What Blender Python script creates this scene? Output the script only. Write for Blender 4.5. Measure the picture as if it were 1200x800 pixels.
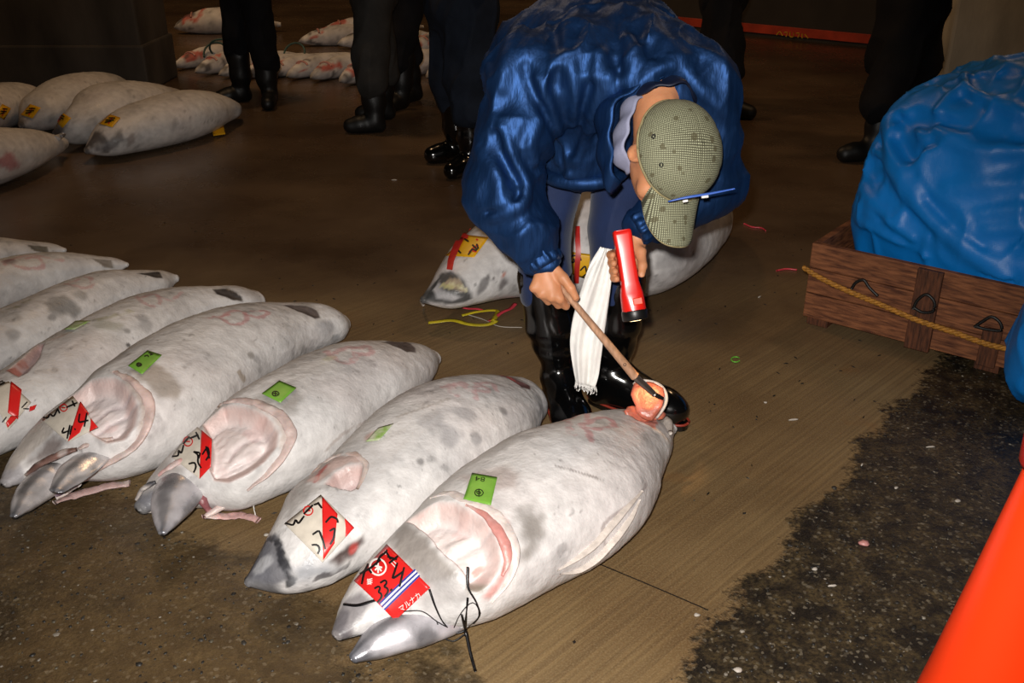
import bpy, bmesh, math, random
import numpy as np
from mathutils import Vector, Matrix
from mathutils.bvhtree import BVHTree
import openvdb

random.seed(7)
RNG = np.random.default_rng(7)
S = bpy.context.scene
for o in list(bpy.data.objects):
    bpy.data.objects.remove(o)
COL = S.collection
PI = math.pi

# ------------------------------------------------------------------ camera
CAM_H, PITCH, FPX = 1.5, math.radians(25.0), 1150.0
cd = bpy.data.cameras.new('camera')
cam = bpy.data.objects.new('camera', cd)
COL.objects.link(cam)
cam.location = (0, 0, CAM_H)
cam.rotation_euler = (PI / 2 - PITCH, 0, 0)
cd.sensor_width = 36.0
cd.lens = FPX / 1200 * 36.0
cd.clip_start = 0.02
S.camera = cam

# ------------------------------------------------------------------ world, lights, exposure
W = bpy.data.worlds.new('World')
S.world = W
W.use_nodes = True
W.node_tree.nodes['Background'].inputs[0].default_value = (1.0, 0.62, 0.36, 1)
W.node_tree.nodes['Background'].inputs[1].default_value = 0.010
vs = S.view_settings
vs.view_transform = 'Standard'
vs.look = 'None'
vs.gamma = 1.0
vs.use_curve_mapping = False
vs.exposure = 0.0

def add_light(name, kind, loc, energy, color, **kw):
    l = bpy.data.lights.new(name, kind)
    l.energy = energy
    l.color = color
    for k, v in kw.items():
        setattr(l, k, v)
    o = bpy.data.objects.new(name, l)
    o.location = loc
    COL.objects.link(o)
    return o

# the photographer's flash, just above and to the left of the lens
fl = add_light('camera_flash', 'SPOT', (-0.05, -0.02, 1.585), 345, (1.0, 0.955, 0.90), shadow_soft_size=0.022,
               spot_size=math.radians(80), spot_blend=0.80)
fl.rotation_euler = (PI / 2 - PITCH - 0.15, 0, 0)
# sodium lamps hanging under the market hall roof
for lx, ly, e in ((-5.0, 10.0, 200), (2.5, 12.5, 130), (-1.8, 6.5, 120), (3.2, 5.5, 85)):
    add_light('hall_lamp', 'POINT', (lx, ly, 4.6), e, (1.0, 0.63, 0.33), shadow_soft_size=0.25)

# ------------------------------------------------------------------ pixel helpers (photo frame 1200x800)
CP, SP = math.cos(PITCH), math.sin(PITCH)
CAMP = np.array([0, 0, CAM_H])

def ray(u, v):
    x, y = (u - 600) / FPX, (v - 400) / FPX
    return np.array([x, CP - SP * y, -SP - CP * y])

def at_z(u, v, z=0.0):
    d = ray(u, v)
    return CAMP + d * ((z - CAM_H) / d[2])

def at_y(u, v, y):
    d = ray(u, v)
    return CAMP + d * (y / d[1])

def px(p):
    q = np.asarray(p, float) - CAMP
    zc = q[1] * CP - q[2] * SP
    return np.array([600 + FPX * q[0] / zc, 400 + FPX * (-q[2] * CP - q[1] * SP) / zc])

def crop(x0, y0, s):
    return lambda pts: [(x0 + p[0] / s, y0 + p[1] / s) for p in pts]

# ------------------------------------------------------------------ numpy noise
_T = RNG.random(4096)
def vnoise(P, f=1.0, seed=0):
    P = np.asarray(P, float) * f + seed * 17.31
    i = np.floor(P).astype(np.int64)
    t = P - i
    t = t * t * (3 - 2 * t)
    out = 0
    for dx in (0, 1):
        for dy in (0, 1):
            for dz in (0, 1):
                h = ((i[..., 0] + dx) * 73856093 ^ (i[..., 1] + dy) * 19349663 ^ (i[..., 2] + dz) * 83492791) & 4095
                w = (t[..., 0] if dx else 1 - t[..., 0]) * (t[..., 1] if dy else 1 - t[..., 1]) * (t[..., 2] if dz else 1 - t[..., 2])
                out = out + _T[h] * w
    return out

def fbm(P, f, n=3, seed=0):
    o, a, s = 0, 1.0, 0
    for k in range(n):
        o = o + a * vnoise(P, f * 2 ** k, seed + k)
        s += a
        a *= 0.5
    return o / s

def sstep(a, b, x):
    t = np.clip((x - a) / (b - a), 0, 1)
    return t * t * (3 - 2 * t)

# ------------------------------------------------------------------ materials
MATS = {}
def srgb(r, g, b):
    f = lambda c: (c / 255 / 12.92) if c / 255 <= 0.04045 else ((c / 255 + 0.055) / 1.055) ** 2.4
    return (f(r), f(g), f(b))

def mat(name, col=(0.5, 0.5, 0.5), rough=0.5, metal=0.0, spec=0.5, var=0.15, vscale=8.0, bump=0.0, bscale=60.0,
        attr=None, sss=0.0, sheen=0.0, coat=0.0, emit=None, estr=0.0, stretch=(1, 1, 1), col2=None, bdist=0.004, rvar=0.0, alpha=None):
    m = bpy.data.materials.new(name)
    m.use_nodes = True
    nt = m.node_tree
    b = nt.nodes['Principled BSDF']
    L = nt.links.new
    tc = nt.nodes.new('ShaderNodeTexCoord')
    mp = nt.nodes.new('ShaderNodeMapping')
    mp.inputs['Scale'].default_value = stretch
    L(tc.outputs['Object'], mp.inputs['Vector'])
    n = nt.nodes.new('ShaderNodeTexNoise')
    n.inputs['Scale'].default_value = vscale
    n.inputs['Detail'].default_value = 5
    L(mp.outputs['Vector'], n.inputs['Vector'])
    mix = nt.nodes.new('ShaderNodeMix')
    mix.data_type = 'RGBA'
    c2 = col2 if col2 else tuple(max(0, c * (1 - 2 * var)) for c in col)
    if attr:
        a = nt.nodes.new('ShaderNodeAttribute')
        a.attribute_name = attr
        mul = nt.nodes.new('ShaderNodeMix')
        mul.data_type = 'RGBA'
        mul.blend_type = 'MULTIPLY'
        mul.inputs['Factor'].default_value = 1.0
        L(a.outputs['Color'], mul.inputs['A'])
        g = nt.nodes.new('ShaderNodeMapRange')
        g.inputs['From Min'].default_value = 0.3
        g.inputs['From Max'].default_value = 0.7
        g.inputs['To Min'].default_value = 1 - var
        g.inputs['To Max'].default_value = 1 + var * 0.3
        L(n.outputs['Fac'], g.inputs['Value'])
        L(g.outputs['Result'], mul.inputs['B'])
        L(mul.outputs['Result'], b.inputs['Base Color'])
    else:
        rr = nt.nodes.new('ShaderNodeMapRange')
        rr.inputs['From Min'].default_value = 0.32
        rr.inputs['From Max'].default_value = 0.68
        L(n.outputs['Fac'], rr.inputs['Value'])
        L(rr.outputs['Result'], mix.inputs['Factor'])
        mix.inputs['A'].default_value = (*c2, 1)
        mix.inputs['B'].default_value = (*col, 1)
        L(mix.outputs['Result'], b.inputs['Base Color'])
    b.inputs['Roughness'].default_value = rough
    if rvar:
        r2 = nt.nodes.new('ShaderNodeMapRange')
        r2.inputs['From Min'].default_value = 0.3
        r2.inputs['From Max'].default_value = 0.7
        r2.inputs['To Min'].default_value = max(0.05, rough - rvar)
        r2.inputs['To Max'].default_value = min(1, rough + rvar)
        L(n.outputs['Fac'], r2.inputs['Value'])
        L(r2.outputs['Result'], b.inputs['Roughness'])
    b.inputs['Metallic'].default_value = metal
    b.inputs['Specular IOR Level'].default_value = spec
    if sss:
        b.inputs['Subsurface Weight'].default_value = sss
        b.inputs['Subsurface Radius'].default_value = (0.03, 0.012, 0.006)
        b.inputs['Subsurface Scale'].default_value = 0.5
    if sheen:
        b.inputs['Sheen Weight'].default_value = sheen
    if coat:
        b.inputs['Coat Weight'].default_value = coat
        b.inputs['Coat Roughness'].default_value = 0.12
    if emit:
        b.inputs['Emission Color'].default_value = (*emit, 1)
        b.inputs['Emission Strength'].default_value = estr
    if bump:
        n2 = nt.nodes.new('ShaderNodeTexNoise')
        n2.inputs['Scale'].default_value = bscale
        n2.inputs['Detail'].default_value = 4
        L(mp.outputs['Vector'], n2.inputs['Vector'])
        bp = nt.nodes.new('ShaderNodeBump')
        bp.inputs['Strength'].default_value = bump
        bp.inputs['Distance'].default_value = bdist
        L(n2.outputs['Fac'], bp.inputs['Height'])
        L(bp.outputs['Normal'], b.inputs['Normal'])
    MATS[name] = m
    return m

# ------------------------------------------------------------------ object helpers
def link(o, parent=None):
    COL.objects.link(o)
    if parent is not None:
        o.parent = parent
    return o

def root_off(parent):
    off = Vector((0, 0, 0))
    while parent is not None:
        off += parent.location
        parent = parent.parent
    return np.array(off)

def mk(name, V, F, m, parent=None, smooth=True, cols=None, label=None):
    """mesh object from world-space vertices; children are expressed relative to their (unrotated) parent"""
    V = np.asarray(V, float)
    V = V - root_off(parent)
    me = bpy.data.meshes.new(name)
    if isinstance(F, np.ndarray):
        nf, k = F.shape
        me.vertices.add(len(V))
        me.vertices.foreach_set('co', V.astype(np.float32).ravel())
        me.loops.add(nf * k)
        me.loops.foreach_set('vertex_index', F.astype(np.int32).ravel())
        me.polygons.add(nf)
        me.polygons.foreach_set('loop_start', np.arange(0, nf * k, k, dtype=np.int32))
        me.polygons.foreach_set('loop_total', np.full(nf, k, np.int32))
        me.update(calc_edges=True)
        me.validate()
    else:
        me.from_pydata([tuple(v) for v in V], [], F)
        me.validate()
    if smooth:
        me.polygons.foreach_set('use_smooth', [True] * len(me.polygons))
    if cols is not None:
        ca = me.color_attributes.new('Col', 'FLOAT_COLOR', 'POINT')
        c = np.ones((len(V), 4), np.float32)
        c[:, :3] = cols
        ca.data.foreach_set('color', c.ravel())
    if m is not None:
        me.materials.append(MATS[m] if isinstance(m, str) else m)
    o = bpy.data.objects.new(name, me)
    if label:
        o['label'] = label
    return link(o, parent)

def tag(o, label, cat, group=None):
    o['label'] = label
    o['category'] = cat
    if group:
        o['group'] = group
    return o

def thing(name, loc, label, cat, group=None):
    o = bpy.data.objects.new(name, None)
    o.empty_display_size = 0.05
    COL.objects.link(o)
    o.location = Vector(tuple(loc))
    return tag(o, label, cat, group)

def struct(o):
    o['kind'] = 'structure'
    return o

def grid_faces(nu, nv, wrap_v=False):
    i, j = np.meshgrid(np.arange(nu - 1), np.arange(nv if wrap_v else nv - 1), indexing='ij')
    j2 = (j + 1) % nv
    return np.stack([i * nv + j, (i + 1) * nv + j, (i + 1) * nv + j2, i * nv + j2], -1).reshape(-1, 4)

def box_vf(lo, hi):
    x0, y0, z0 = lo
    x1, y1, z1 = hi
    V = [(x0, y0, z0), (x1, y0, z0), (x1, y1, z0), (x0, y1, z0), (x0, y0, z1), (x1, y0, z1), (x1, y1, z1), (x0, y1, z1)]
    F = [(0, 3, 2, 1), (4, 5, 6, 7), (0, 1, 5, 4), (1, 2, 6, 5), (2, 3, 7, 6), (3, 0, 4, 7)]
    return V, F

def bevel(o, w=0.004, seg=2):
    md = o.modifiers.new('bevel', 'BEVEL')
    md.width = w
    md.segments = seg
    md.limit_method = 'ANGLE'
    return o

def obox(name, c, ax, ay, az, half, m, parent=None, bv=0.004, label=None):
    """oriented box: centre c, axes, half sizes"""
    c = np.asarray(c, float)
    V = []
    for sz in (-1, 1):
        for sy in (-1, 1):
            for sx in (-1, 1):
                V.append(c + np.asarray(ax) * half[0] * sx + np.asarray(ay) * half[1] * sy + np.asarray(az) * half[2] * sz)
    F = [(0, 2, 3, 1), (4, 5, 7, 6), (0, 1, 5, 4), (2, 6, 7, 3), (0, 4, 6, 2), (1, 3, 7, 5)]
    o = mk(name, V, F, m, parent, smooth=False, label=label)
    if bv:
        bevel(o, bv)
    return o

def resample(pts, n):
    pts = np.asarray(pts, float)
    d = np.r_[0, np.cumsum(np.linalg.norm(np.diff(pts, axis=0), axis=1))]
    if d[-1] == 0:
        return np.repeat(pts[:1], n, 0)
    t = np.linspace(0, d[-1], n)
    return catmull(d, pts, t)

def lin_resample(pts, n):
    pts = np.asarray(pts, float)
    d = np.r_[0, np.cumsum(np.linalg.norm(np.diff(pts, axis=0), axis=1))]
    t = np.linspace(0, d[-1], n)
    P = np.stack([np.interp(t, d, pts[:, i]) for i in range(pts.shape[1])], 1)
    if n > 6:
        P[1:-1] = (P[:-2] + 2 * P[1:-1] + P[2:]) / 4
    return P

def catmull(x, Y, t):
    """cubic hermite (monotone-ish finite differences) through knots x, rows Y"""
    x = np.asarray(x, float)
    Y = np.asarray(Y, float)
    m = np.gradient(Y, x, axis=0) if len(x) > 2 else np.repeat((Y[1:2] - Y[:1]) / (x[1] - x[0]), 2, 0)
    k = np.clip(np.searchsorted(x, t, side='right') - 1, 0, len(x) - 2)
    h = (x[k + 1] - x[k])
    s = ((t - x[k]) / h)[:, None]
    h = h[:, None]
    return ((2 * s ** 3 - 3 * s ** 2 + 1) * Y[k] + (s ** 3 - 2 * s ** 2 + s) * h * m[k]
            + (-2 * s ** 3 + 3 * s ** 2) * Y[k + 1] + (s ** 3 - s ** 2) * h * m[k + 1])

def tube(pts, rad, n=8, seg=24, flat=1.0, up=(0, 0, 1)):
    """closed tube along a smoothed path; rad: number or list; flat squashes along the 'up' side"""
    P = resample(pts, seg)
    R = np.full(seg, rad) if np.isscalar(rad) else np.interp(np.linspace(0, 1, seg), np.linspace(0, 1, len(rad)), rad)
    T = np.gradient(P, axis=0)
    T /= np.linalg.norm(T, axis=1)[:, None] + 1e-9
    U = np.tile(np.asarray(up, float), (seg, 1))
    A = np.cross(T, U)
    bad = np.linalg.norm(A, axis=1) < 1e-3
    A[bad] = np.cross(T[bad], np.array([1, 0, 0.01]))
    A /= np.linalg.norm(A, axis=1)[:, None]
    B = np.cross(A, T)
    th = np.linspace(0, 2 * PI, n, endpoint=False)
    V = P[:, None] + R[:, None, None] * (np.cos(th)[None, :, None] * A[:, None] + flat * np.sin(th)[None, :, None] * B[:, None])
    V = V.reshape(-1, 3)
    F = [tuple(f) for f in grid_faces(seg, n, True)]
    F.append(tuple(range(n))[::-1])
    F.append(tuple(range((seg - 1) * n, seg * n)))
    return V, F

def merge(*parts):
    V, F, k = [], [], 0
    for v, f in parts:
        v = np.asarray(v, float)
        V.append(v)
        F += [tuple(int(i) + k for i in g) for g in f]
        k += len(v)
    return np.concatenate(V), F

# ------------------------------------------------------------------ signed distance modelling
class SDF:
    def __init__(s, lo, hi, vox):
        s.lo, s.vox = np.asarray(lo, float), vox
        s.n = np.ceil((np.asarray(hi, float) - s.lo) / vox).astype(int) + 1
        s.d = np.full(s.n, 0.06, np.float32)

    def _sub(s, lo, hi):
        a = np.clip(np.floor((np.asarray(lo) - s.lo) / s.vox).astype(int), 0, s.n - 1)
        b = np.clip(np.ceil((np.asarray(hi) - s.lo) / s.vox).astype(int) + 1, 1, s.n)
        b = np.maximum(b, a + 1)
        ax = [s.lo[i] + s.vox * np.arange(a[i], b[i]) for i in range(3)]
        P = np.stack(np.meshgrid(*ax, indexing='ij'), -1)
        return (slice(a[0], b[0]), slice(a[1], b[1]), slice(a[2], b[2])), P

    def _put(s, sl, d, k, op='add'):
        e = s.d[sl]
        if op == 'sub':
            d = -d
            if k > 0:
                h = np.maximum(k - np.abs(e - d), 0) / k
                s.d[sl] = np.maximum(e, d) + h * h * k / 4
            else:
                s.d[sl] = np.maximum(e, d)
        else:
            if k > 0:
                h = np.maximum(k - np.abs(e - d), 0) / k
                s.d[sl] = np.minimum(e, d) - h * h * k / 4
            else:
                s.d[sl] = np.minimum(e, d)

    def cap(s, a, b, ra, rb, k=0.02, sq=None, op='add'):
        a, b = np.asarray(a, float), np.asarray(b, float)
        mg = max(ra, rb) * (max(1, sq[1]) if sq else 1) + 0.06
        sl, P = s._sub(np.minimum(a, b) - mg, np.maximum(a, b) + mg)
        if sq:   # stretch the section along a direction by a factor
            ax = np.asarray(sq[0], float)
            ax = ax / np.linalg.norm(ax)
            q = P - a
            ba = b - a
            t = np.clip((q @ ba) / (ba @ ba), 0, 1)
            e = q - t[..., None] * ba
            c = e @ ax
            e = e + ax * (c * (1 / sq[1] - 1))[..., None]
        else:
            q = P - a
            ba = b - a
            t = np.clip((q @ ba) / (ba @ ba + 1e-12), 0, 1)
            e = q - t[..., None] * ba
        d = np.linalg.norm(e, axis=-1) - (ra + (rb - ra) * t)
        s._put(sl, d, k, op)
        return s

    def chain(s, pts, rads, k=0.02, **kw):
        for i in range(len(pts) - 1):
            s.cap(pts[i], pts[i + 1], rads[i], rads[i + 1], k, **kw)
        return s

    def ell(s, c, r, R=None, k=0.02, op='add'):
        c = np.asarray(c, float)
        r = np.asarray(r, float)
        mg = r.max() + 0.06
        sl, P = s._sub(c - mg, c + mg)
        q = P - c
        if R is not None:
            q = q @ np.asarray(R).T      # rows of R are the local axes
        k0 = np.linalg.norm(q / r, axis=-1)
        k1 = np.linalg.norm(q / (r * r), axis=-1) + 1e-9
        s._put(sl, k0 * (k0 - 1) / k1, k, op)
        return s

    def cut(s, p, n, k=0.0):
        """remove everything on the +n side of the plane"""
        P = np.stack(np.meshgrid(*[s.lo[i] + s.vox * np.arange(s.n[i]) for i in range(3)], indexing='ij'), -1)
        n = np.asarray(n, float)
        n = n / np.linalg.norm(n)
        h = (P - np.asarray(p)) @ n
        s.d = np.maximum(s.d, h.astype(np.float32))
        return s

    def displace(s, fn, band=0.045):
        idx = np.argwhere(np.abs(s.d) < band)
        P = s.lo + idx * s.vox
        s.d[idx[:, 0], idx[:, 1], idx[:, 2]] += fn(P).astype(np.float32)
        return s

    def mesh(s):
        g = openvdb.FloatGrid(0.06)
        g.copyFromArray(np.clip(s.d, -0.06, 0.06))
        V, Q = g.convertToQuads(0.0)
        return np.asarray(V, float) * s.vox + s.lo, np.asarray(Q)[:, ::-1].copy()

def crease_field(P, creases):
    """sum of raised (+) or sunk (-) creases along 3-D polylines"""
    out = np.zeros(len(P))
    for pts, amp, w in creases:
        pts = resample(np.asarray(pts, float), 14)
        lo, hi = pts.min(0) - 3 * w, pts.max(0) + 3 * w
        m = np.all((P > lo) & (P < hi), axis=1)
        if not m.any():
            continue
        d = linedist(P[m], pts)
        out[m] += amp * np.exp(-(d / w) ** 2)
    return out

def fold_noise(P, along, f_across, f_along, seed, ridged=True):
    """folds: noise stretched along a direction"""
    a = np.asarray(along, float)
    a = a / np.linalg.norm(a)
    w = np.stack([fbm(P, 5, 2, seed + 5), fbm(P, 5, 2, seed + 6), fbm(P, 5, 2, seed + 7)], -1) - 0.5
    Q = P + w * 0.10
    c = Q @ a
    Q = (Q - c[:, None] * a) * f_across + (c * f_along)[:, None] * a
    n = vnoise(Q, 1.0, seed)
    if ridged:
        n = 1 - np.abs(2 * n - 1)
    return n

# ------------------------------------------------------------------ material library
mat('fish_skin', rough=0.46, spec=0.5, var=0.16, vscale=30, bump=0.42, bscale=110, attr='Col', bdist=0.004, rvar=0.12, sss=0.0)
mat('fish_skin_far', rough=0.6, spec=0.4, var=0.25, vscale=12, bump=0.3, bscale=40, attr='Col')
mat('silver_skin', rough=0.30, spec=0.6, metal=0.35, var=0.45, vscale=14, bump=0.35, bscale=40, attr='Col', rvar=0.12)
mat('gill_flesh', rough=0.42, spec=0.6, var=0.3, vscale=30, bump=0.4, bscale=90, attr='Col', sss=0.1)
mat('raw_flesh', (0.66, 0.20, 0.13), rough=0.35, spec=0.6, var=0.18, vscale=40, bump=0.3, bscale=120, sss=0.55)
mat('red_meat', (0.50, 0.10, 0.08), rough=0.35, spec=0.6, var=0.25, vscale=40, bump=0.3, bscale=120)
mat('bone_white', (0.72, 0.64, 0.58), rough=0.4, var=0.15, vscale=50, bump=0.3, bscale=100)
mat('tag_red', srgb(228, 40, 38), rough=0.35, var=0.08, vscale=20, bump=0.1)
mat('tag_white', srgb(225, 215, 200), rough=0.35, var=0.12, vscale=30, bump=0.1)
mat('tag_yellow', srgb(245, 185, 25), rough=0.4, var=0.1, vscale=20, bump=0.1)
mat('ink_black', srgb(18, 14, 14), rough=0.5, var=0.1)
mat('ink_red', srgb(215, 35, 30), rough=0.5, var=0.08)
mat('ink_blue', srgb(45, 60, 150), rough=0.5, var=0.08)
mat('ink_white', srgb(240, 235, 230), rough=0.5, var=0.05)
mat('sticker_green', srgb(124, 180, 66), rough=0.4, var=0.1, vscale=30, bump=0.1)
mat('sticker_green_frosted', srgb(130, 175, 70), rough=0.5, col2=srgb(205, 200, 185), vscale=45, bump=0.3)
mat('string_black', srgb(16, 15, 18), rough=0.35, var=0.2)
mat('ribbon_red', srgb(205, 45, 40), rough=0.35, var=0.15, vscale=30)
mat('ribbon_pink', srgb(225, 70, 85), rough=0.35, var=0.15, vscale=30)
mat('ribbon_yellow', srgb(205, 185, 40), rough=0.3, var=0.15, vscale=30)
mat('ribbon_green', srgb(110, 190, 60), rough=0.4, var=0.1)
mat('twine_blue', srgb(60, 95, 90), rough=0.6, var=0.2)
mat('satin_blue', srgb(31, 64, 112), rough=0.52, metal=0.76, spec=0.4, var=0.15, vscale=30, bump=0.45, bscale=24, bdist=0.010, stretch=(1.6, 1.6, 0.35))
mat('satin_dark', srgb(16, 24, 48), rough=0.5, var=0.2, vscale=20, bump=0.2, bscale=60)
mat('navy_cloth', srgb(24, 42, 82), rough=0.75, spec=0.3, var=0.12, vscale=14, bump=0.25, bscale=300, sheen=0.2)
mat('dark_cloth', srgb(22, 21, 24), rough=0.85, spec=0.2, var=0.2, vscale=10, bump=0.3, bscale=120)
mat('slate_cloth', srgb(58, 56, 54), rough=0.85, spec=0.2, var=0.2, vscale=8, bump=0.3, bscale=120)
mat('ink_cloth', srgb(28, 34, 46), rough=0.85, spec=0.2, var=0.2, vscale=10, bump=0.3, bscale=120)
mat('cream_cloth', srgb(190, 165, 130), rough=0.85, var=0.12, vscale=12, bump=0.3, bscale=150)
mat('rubber_black', srgb(9, 9, 10), rough=0.16, spec=0.6, var=0.2, vscale=6, bump=0.12, bscale=18, coat=0.4, bdist=0.006)
mat('rubber_dull', srgb(13, 13, 14), rough=0.5, spec=0.5, var=0.2, vscale=6, bump=0.1, bscale=18)
mat('sole_red', srgb(150, 52, 36), rough=0.5, var=0.15)
mat('skin', srgb(205, 140, 100), rough=0.5, spec=0.4, var=0.10, vscale=18, bump=0.25, bscale=70, bdist=0.002, sss=0.15, attr=None)
mat('skin_far', srgb(150, 100, 75), rough=0.6, var=0.1)
mat('hair', srgb(30, 26, 24), rough=0.6, var=0.3, vscale=60, bump=0.6, bscale=200)
mat('collar_grey', srgb(150, 152, 178), rough=0.8, var=0.08, vscale=30, bump=0.2, bscale=200)
mat('cap_black', srgb(20, 20, 20), rough=0.6, var=0.2)
mat('cap_trim', srgb(150, 138, 100), rough=0.8, var=0.15, vscale=60, bump=0.2, bscale=200)
mat('towel', srgb(246, 244, 240), rough=0.9, spec=0.2, var=0.05, vscale=30, bump=0.5, bscale=350, sheen=0.2)
mat('torch_red', srgb(222, 32, 24), rough=0.28, spec=0.5, var=0.06, vscale=10)
mat('torch_black', srgb(18, 17, 17), rough=0.4, var=0.2)
mat('torch_lens', (1.0, 0.85, 0.55), rough=0.1, emit=(1.0, 0.72, 0.35), estr=6.0)
mat('torch_button', srgb(235, 70, 35), rough=0.3, var=0.05)
mat('metal_worn', srgb(150, 145, 140), rough=0.3, metal=0.9, var=0.2, vscale=30)
mat('iron_black', srgb(16, 14, 13), rough=0.5, var=0.3, vscale=30)
mat('handle_wood', srgb(196, 150, 118), rough=0.6, var=0.2, vscale=9, stretch=(12, 12, 3), bump=0.2, bscale=40)
mat('crate_wood', srgb(138, 86, 54), rough=0.7, spec=0.3, col2=srgb(76, 42, 26), vscale=5, stretch=(3, 3, 22), bump=0.4, bscale=14)
mat('crate_wood_dark', srgb(100, 58, 36), rough=0.7, spec=0.3, col2=srgb(52, 30, 20), vscale=6, stretch=(22, 22, 3), bump=0.4, bscale=14)
mat('rope_yellow', srgb(190, 130, 45), rough=0.7, var=0.25, vscale=80, bump=0.5, bscale=150)
mat('pick_blue', srgb(60, 100, 190), rough=0.35, var=0.1)
mat('cone_orange', srgb(255, 62, 16), rough=0.35, spec=0.4, var=0.03, vscale=5, bump=0.05, bscale=20)
mat('cone_red', srgb(170, 16, 14), rough=0.4, var=0.1)
mat('card_brown', srgb(120, 75, 45), rough=0.8, var=0.2, vscale=6, bump=0.2)
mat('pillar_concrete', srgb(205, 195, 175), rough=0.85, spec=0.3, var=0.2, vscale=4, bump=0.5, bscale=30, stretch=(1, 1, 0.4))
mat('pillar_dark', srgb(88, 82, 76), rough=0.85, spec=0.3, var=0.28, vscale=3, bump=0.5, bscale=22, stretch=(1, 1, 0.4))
mat('wall_paint', srgb(62, 54, 46), rough=0.8, var=0.2, vscale=2, bump=0.2, bscale=20)
mat('strip_red', srgb(210, 70, 40), rough=0.5, var=0.2, vscale=6)
mat('scrap_white', srgb(185, 176, 165), rough=0.6, var=0.1)
mat('scrap_dark', srgb(24, 18, 14), rough=0.6, var=0.2)
mat('pebble', srgb(62, 56, 48), rough=0.5, spec=0.4, var=0.3, vscale=30, attr='Col')
mat('ceiling_dark', srgb(40, 36, 32), rough=0.9, var=0.2)
MATS['skin'].node_tree.nodes['Principled BSDF'].inputs['Subsurface Scale'].default_value = 0.15

def cloth_blue_mat():
    """woven polyethylene tarpaulin"""
    m = mat('tarp_blue', srgb(10, 122, 208), rough=0.44, spec=0.4, var=0.10, vscale=5, bump=0.25, bscale=9, bdist=0.02)
    nt = m.node_tree
    L = nt.links.new
    b = nt.nodes['Principled BSDF']
    tc = [n for n in nt.nodes if n.type == 'TEX_COORD'][0]
    old = b.inputs['Normal'].links[0].from_node
    wv = []
    for ax in ('X', 'Z'):
        w = nt.nodes.new('ShaderNodeTexWave')
        w.bands_direction = ax
        w.inputs['Scale'].default_value = 70
        w.inputs['Distortion'].default_value = 1.0
        L(tc.outputs['Object'], w.inputs['Vector'])
        wv.append(w)
    add = nt.nodes.new('ShaderNodeMath')
    L(wv[0].outputs['Fac'], add.inputs[0])
    L(wv[1].outputs['Fac'], add.inputs[1])
    bp = nt.nodes.new('ShaderNodeBump')
    bp.inputs['Strength'].default_value = 0.10
    bp.inputs['Distance'].default_value = 0.001
    L(add.outputs[0], bp.inputs['Height'])
    L(old.outputs['Normal'], bp.inputs['Normal'])
    L(bp.outputs['Normal'], b.inputs['Normal'])
cloth_blue_mat()

def cap_mat():
    """olive cap cloth printed with a fine pale grid and darker blots"""
    m = bpy.data.materials.new('cap_cloth')
    m.use_nodes = True
    MATS['cap_cloth'] = m
    nt = m.node_tree
    L = nt.links.new
    b = nt.nodes['Principled BSDF']
    tc = nt.nodes.new('ShaderNodeTexCoord')
    mp = nt.nodes.new('ShaderNodeMapping')
    mp.inputs['Scale'].default_value = (255, 255, 255)
    L(tc.outputs['UV'], mp.inputs['Vector'])
    sp = nt.nodes.new('ShaderNodeSeparateXYZ')
    L(mp.outputs['Vector'], sp.inputs[0])
    fs = []
    for ax in 'XY':
        f = nt.nodes.new('ShaderNodeMath'); f.operation = 'FRACT'
        L(sp.outputs[ax], f.inputs[0])
        c = nt.nodes.new('ShaderNodeMath'); c.operation = 'GREATER_THAN'
        c.inputs[1].default_value = 0.46
        L(f.outputs[0], c.inputs[0])
        fs.append(c)
    mu = nt.nodes.new('ShaderNodeMath'); mu.operation = 'MULTIPLY'
    L(fs[0].outputs[0], mu.inputs[0]); L(fs[1].outputs[0], mu.inputs[1])
    vo = nt.nodes.new('ShaderNodeTexVoronoi')
    vo.inputs['Scale'].default_value = 38
    L(tc.outputs['UV'], vo.inputs['Vector'])
    lt = nt.nodes.new('ShaderNodeMath'); lt.operation = 'LESS_THAN'; lt.inputs[1].default_value = 0.24
    L(vo.outputs['Distance'], lt.inputs[0])
    m1 = nt.nodes.new('ShaderNodeMix'); m1.data_type = 'RGBA'
    m1.inputs['A'].default_value = (*srgb(74, 72, 54), 1)
    m1.inputs['B'].default_value = (*srgb(180, 182, 150), 1)
    L(mu.outputs[0], m1.inputs['Factor'])
    m2 = nt.nodes.new('ShaderNodeMix'); m2.data_type = 'RGBA'
    L(m1.outputs['Result'], m2.inputs['A'])
    m2.inputs['B'].default_value = (*srgb(76, 70, 46), 1)
    sc = nt.nodes.new('ShaderNodeMath'); sc.operation = 'MULTIPLY'; sc.inputs[1].default_value = 0.75
    L(lt.outputs[0], sc.inputs[0])
    L(sc.outputs[0], m2.inputs['Factor'])
    L(m2.outputs['Result'], b.inputs['Base Color'])
    b.inputs['Roughness'].default_value = 0.85
cap_mat()

# ------------------------------------------------------------------ the setting
def gz(u, v):
    p = at_z(u, v, 0)
    return p[:2]

RA, RB = gz(1090, 430), gz(780, 800)          # edge between brushed slab and the dark worn strip
LA, LB = gz(150, 560), gz(505, 795)           # edge along the fish heads

def line_nc(a, b, side):
    d = (b - a) / np.linalg.norm(b - a)
    n = np.array([-d[1], d[0]])
    if n @ (np.asarray(side) - a) < 0:
        n = -n
    return n, float(n @ a)

RN, RC = line_nc(RA, RB, (3, 1))
LN, LC = line_nc(LA, LB, (-3, 0.5))

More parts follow.
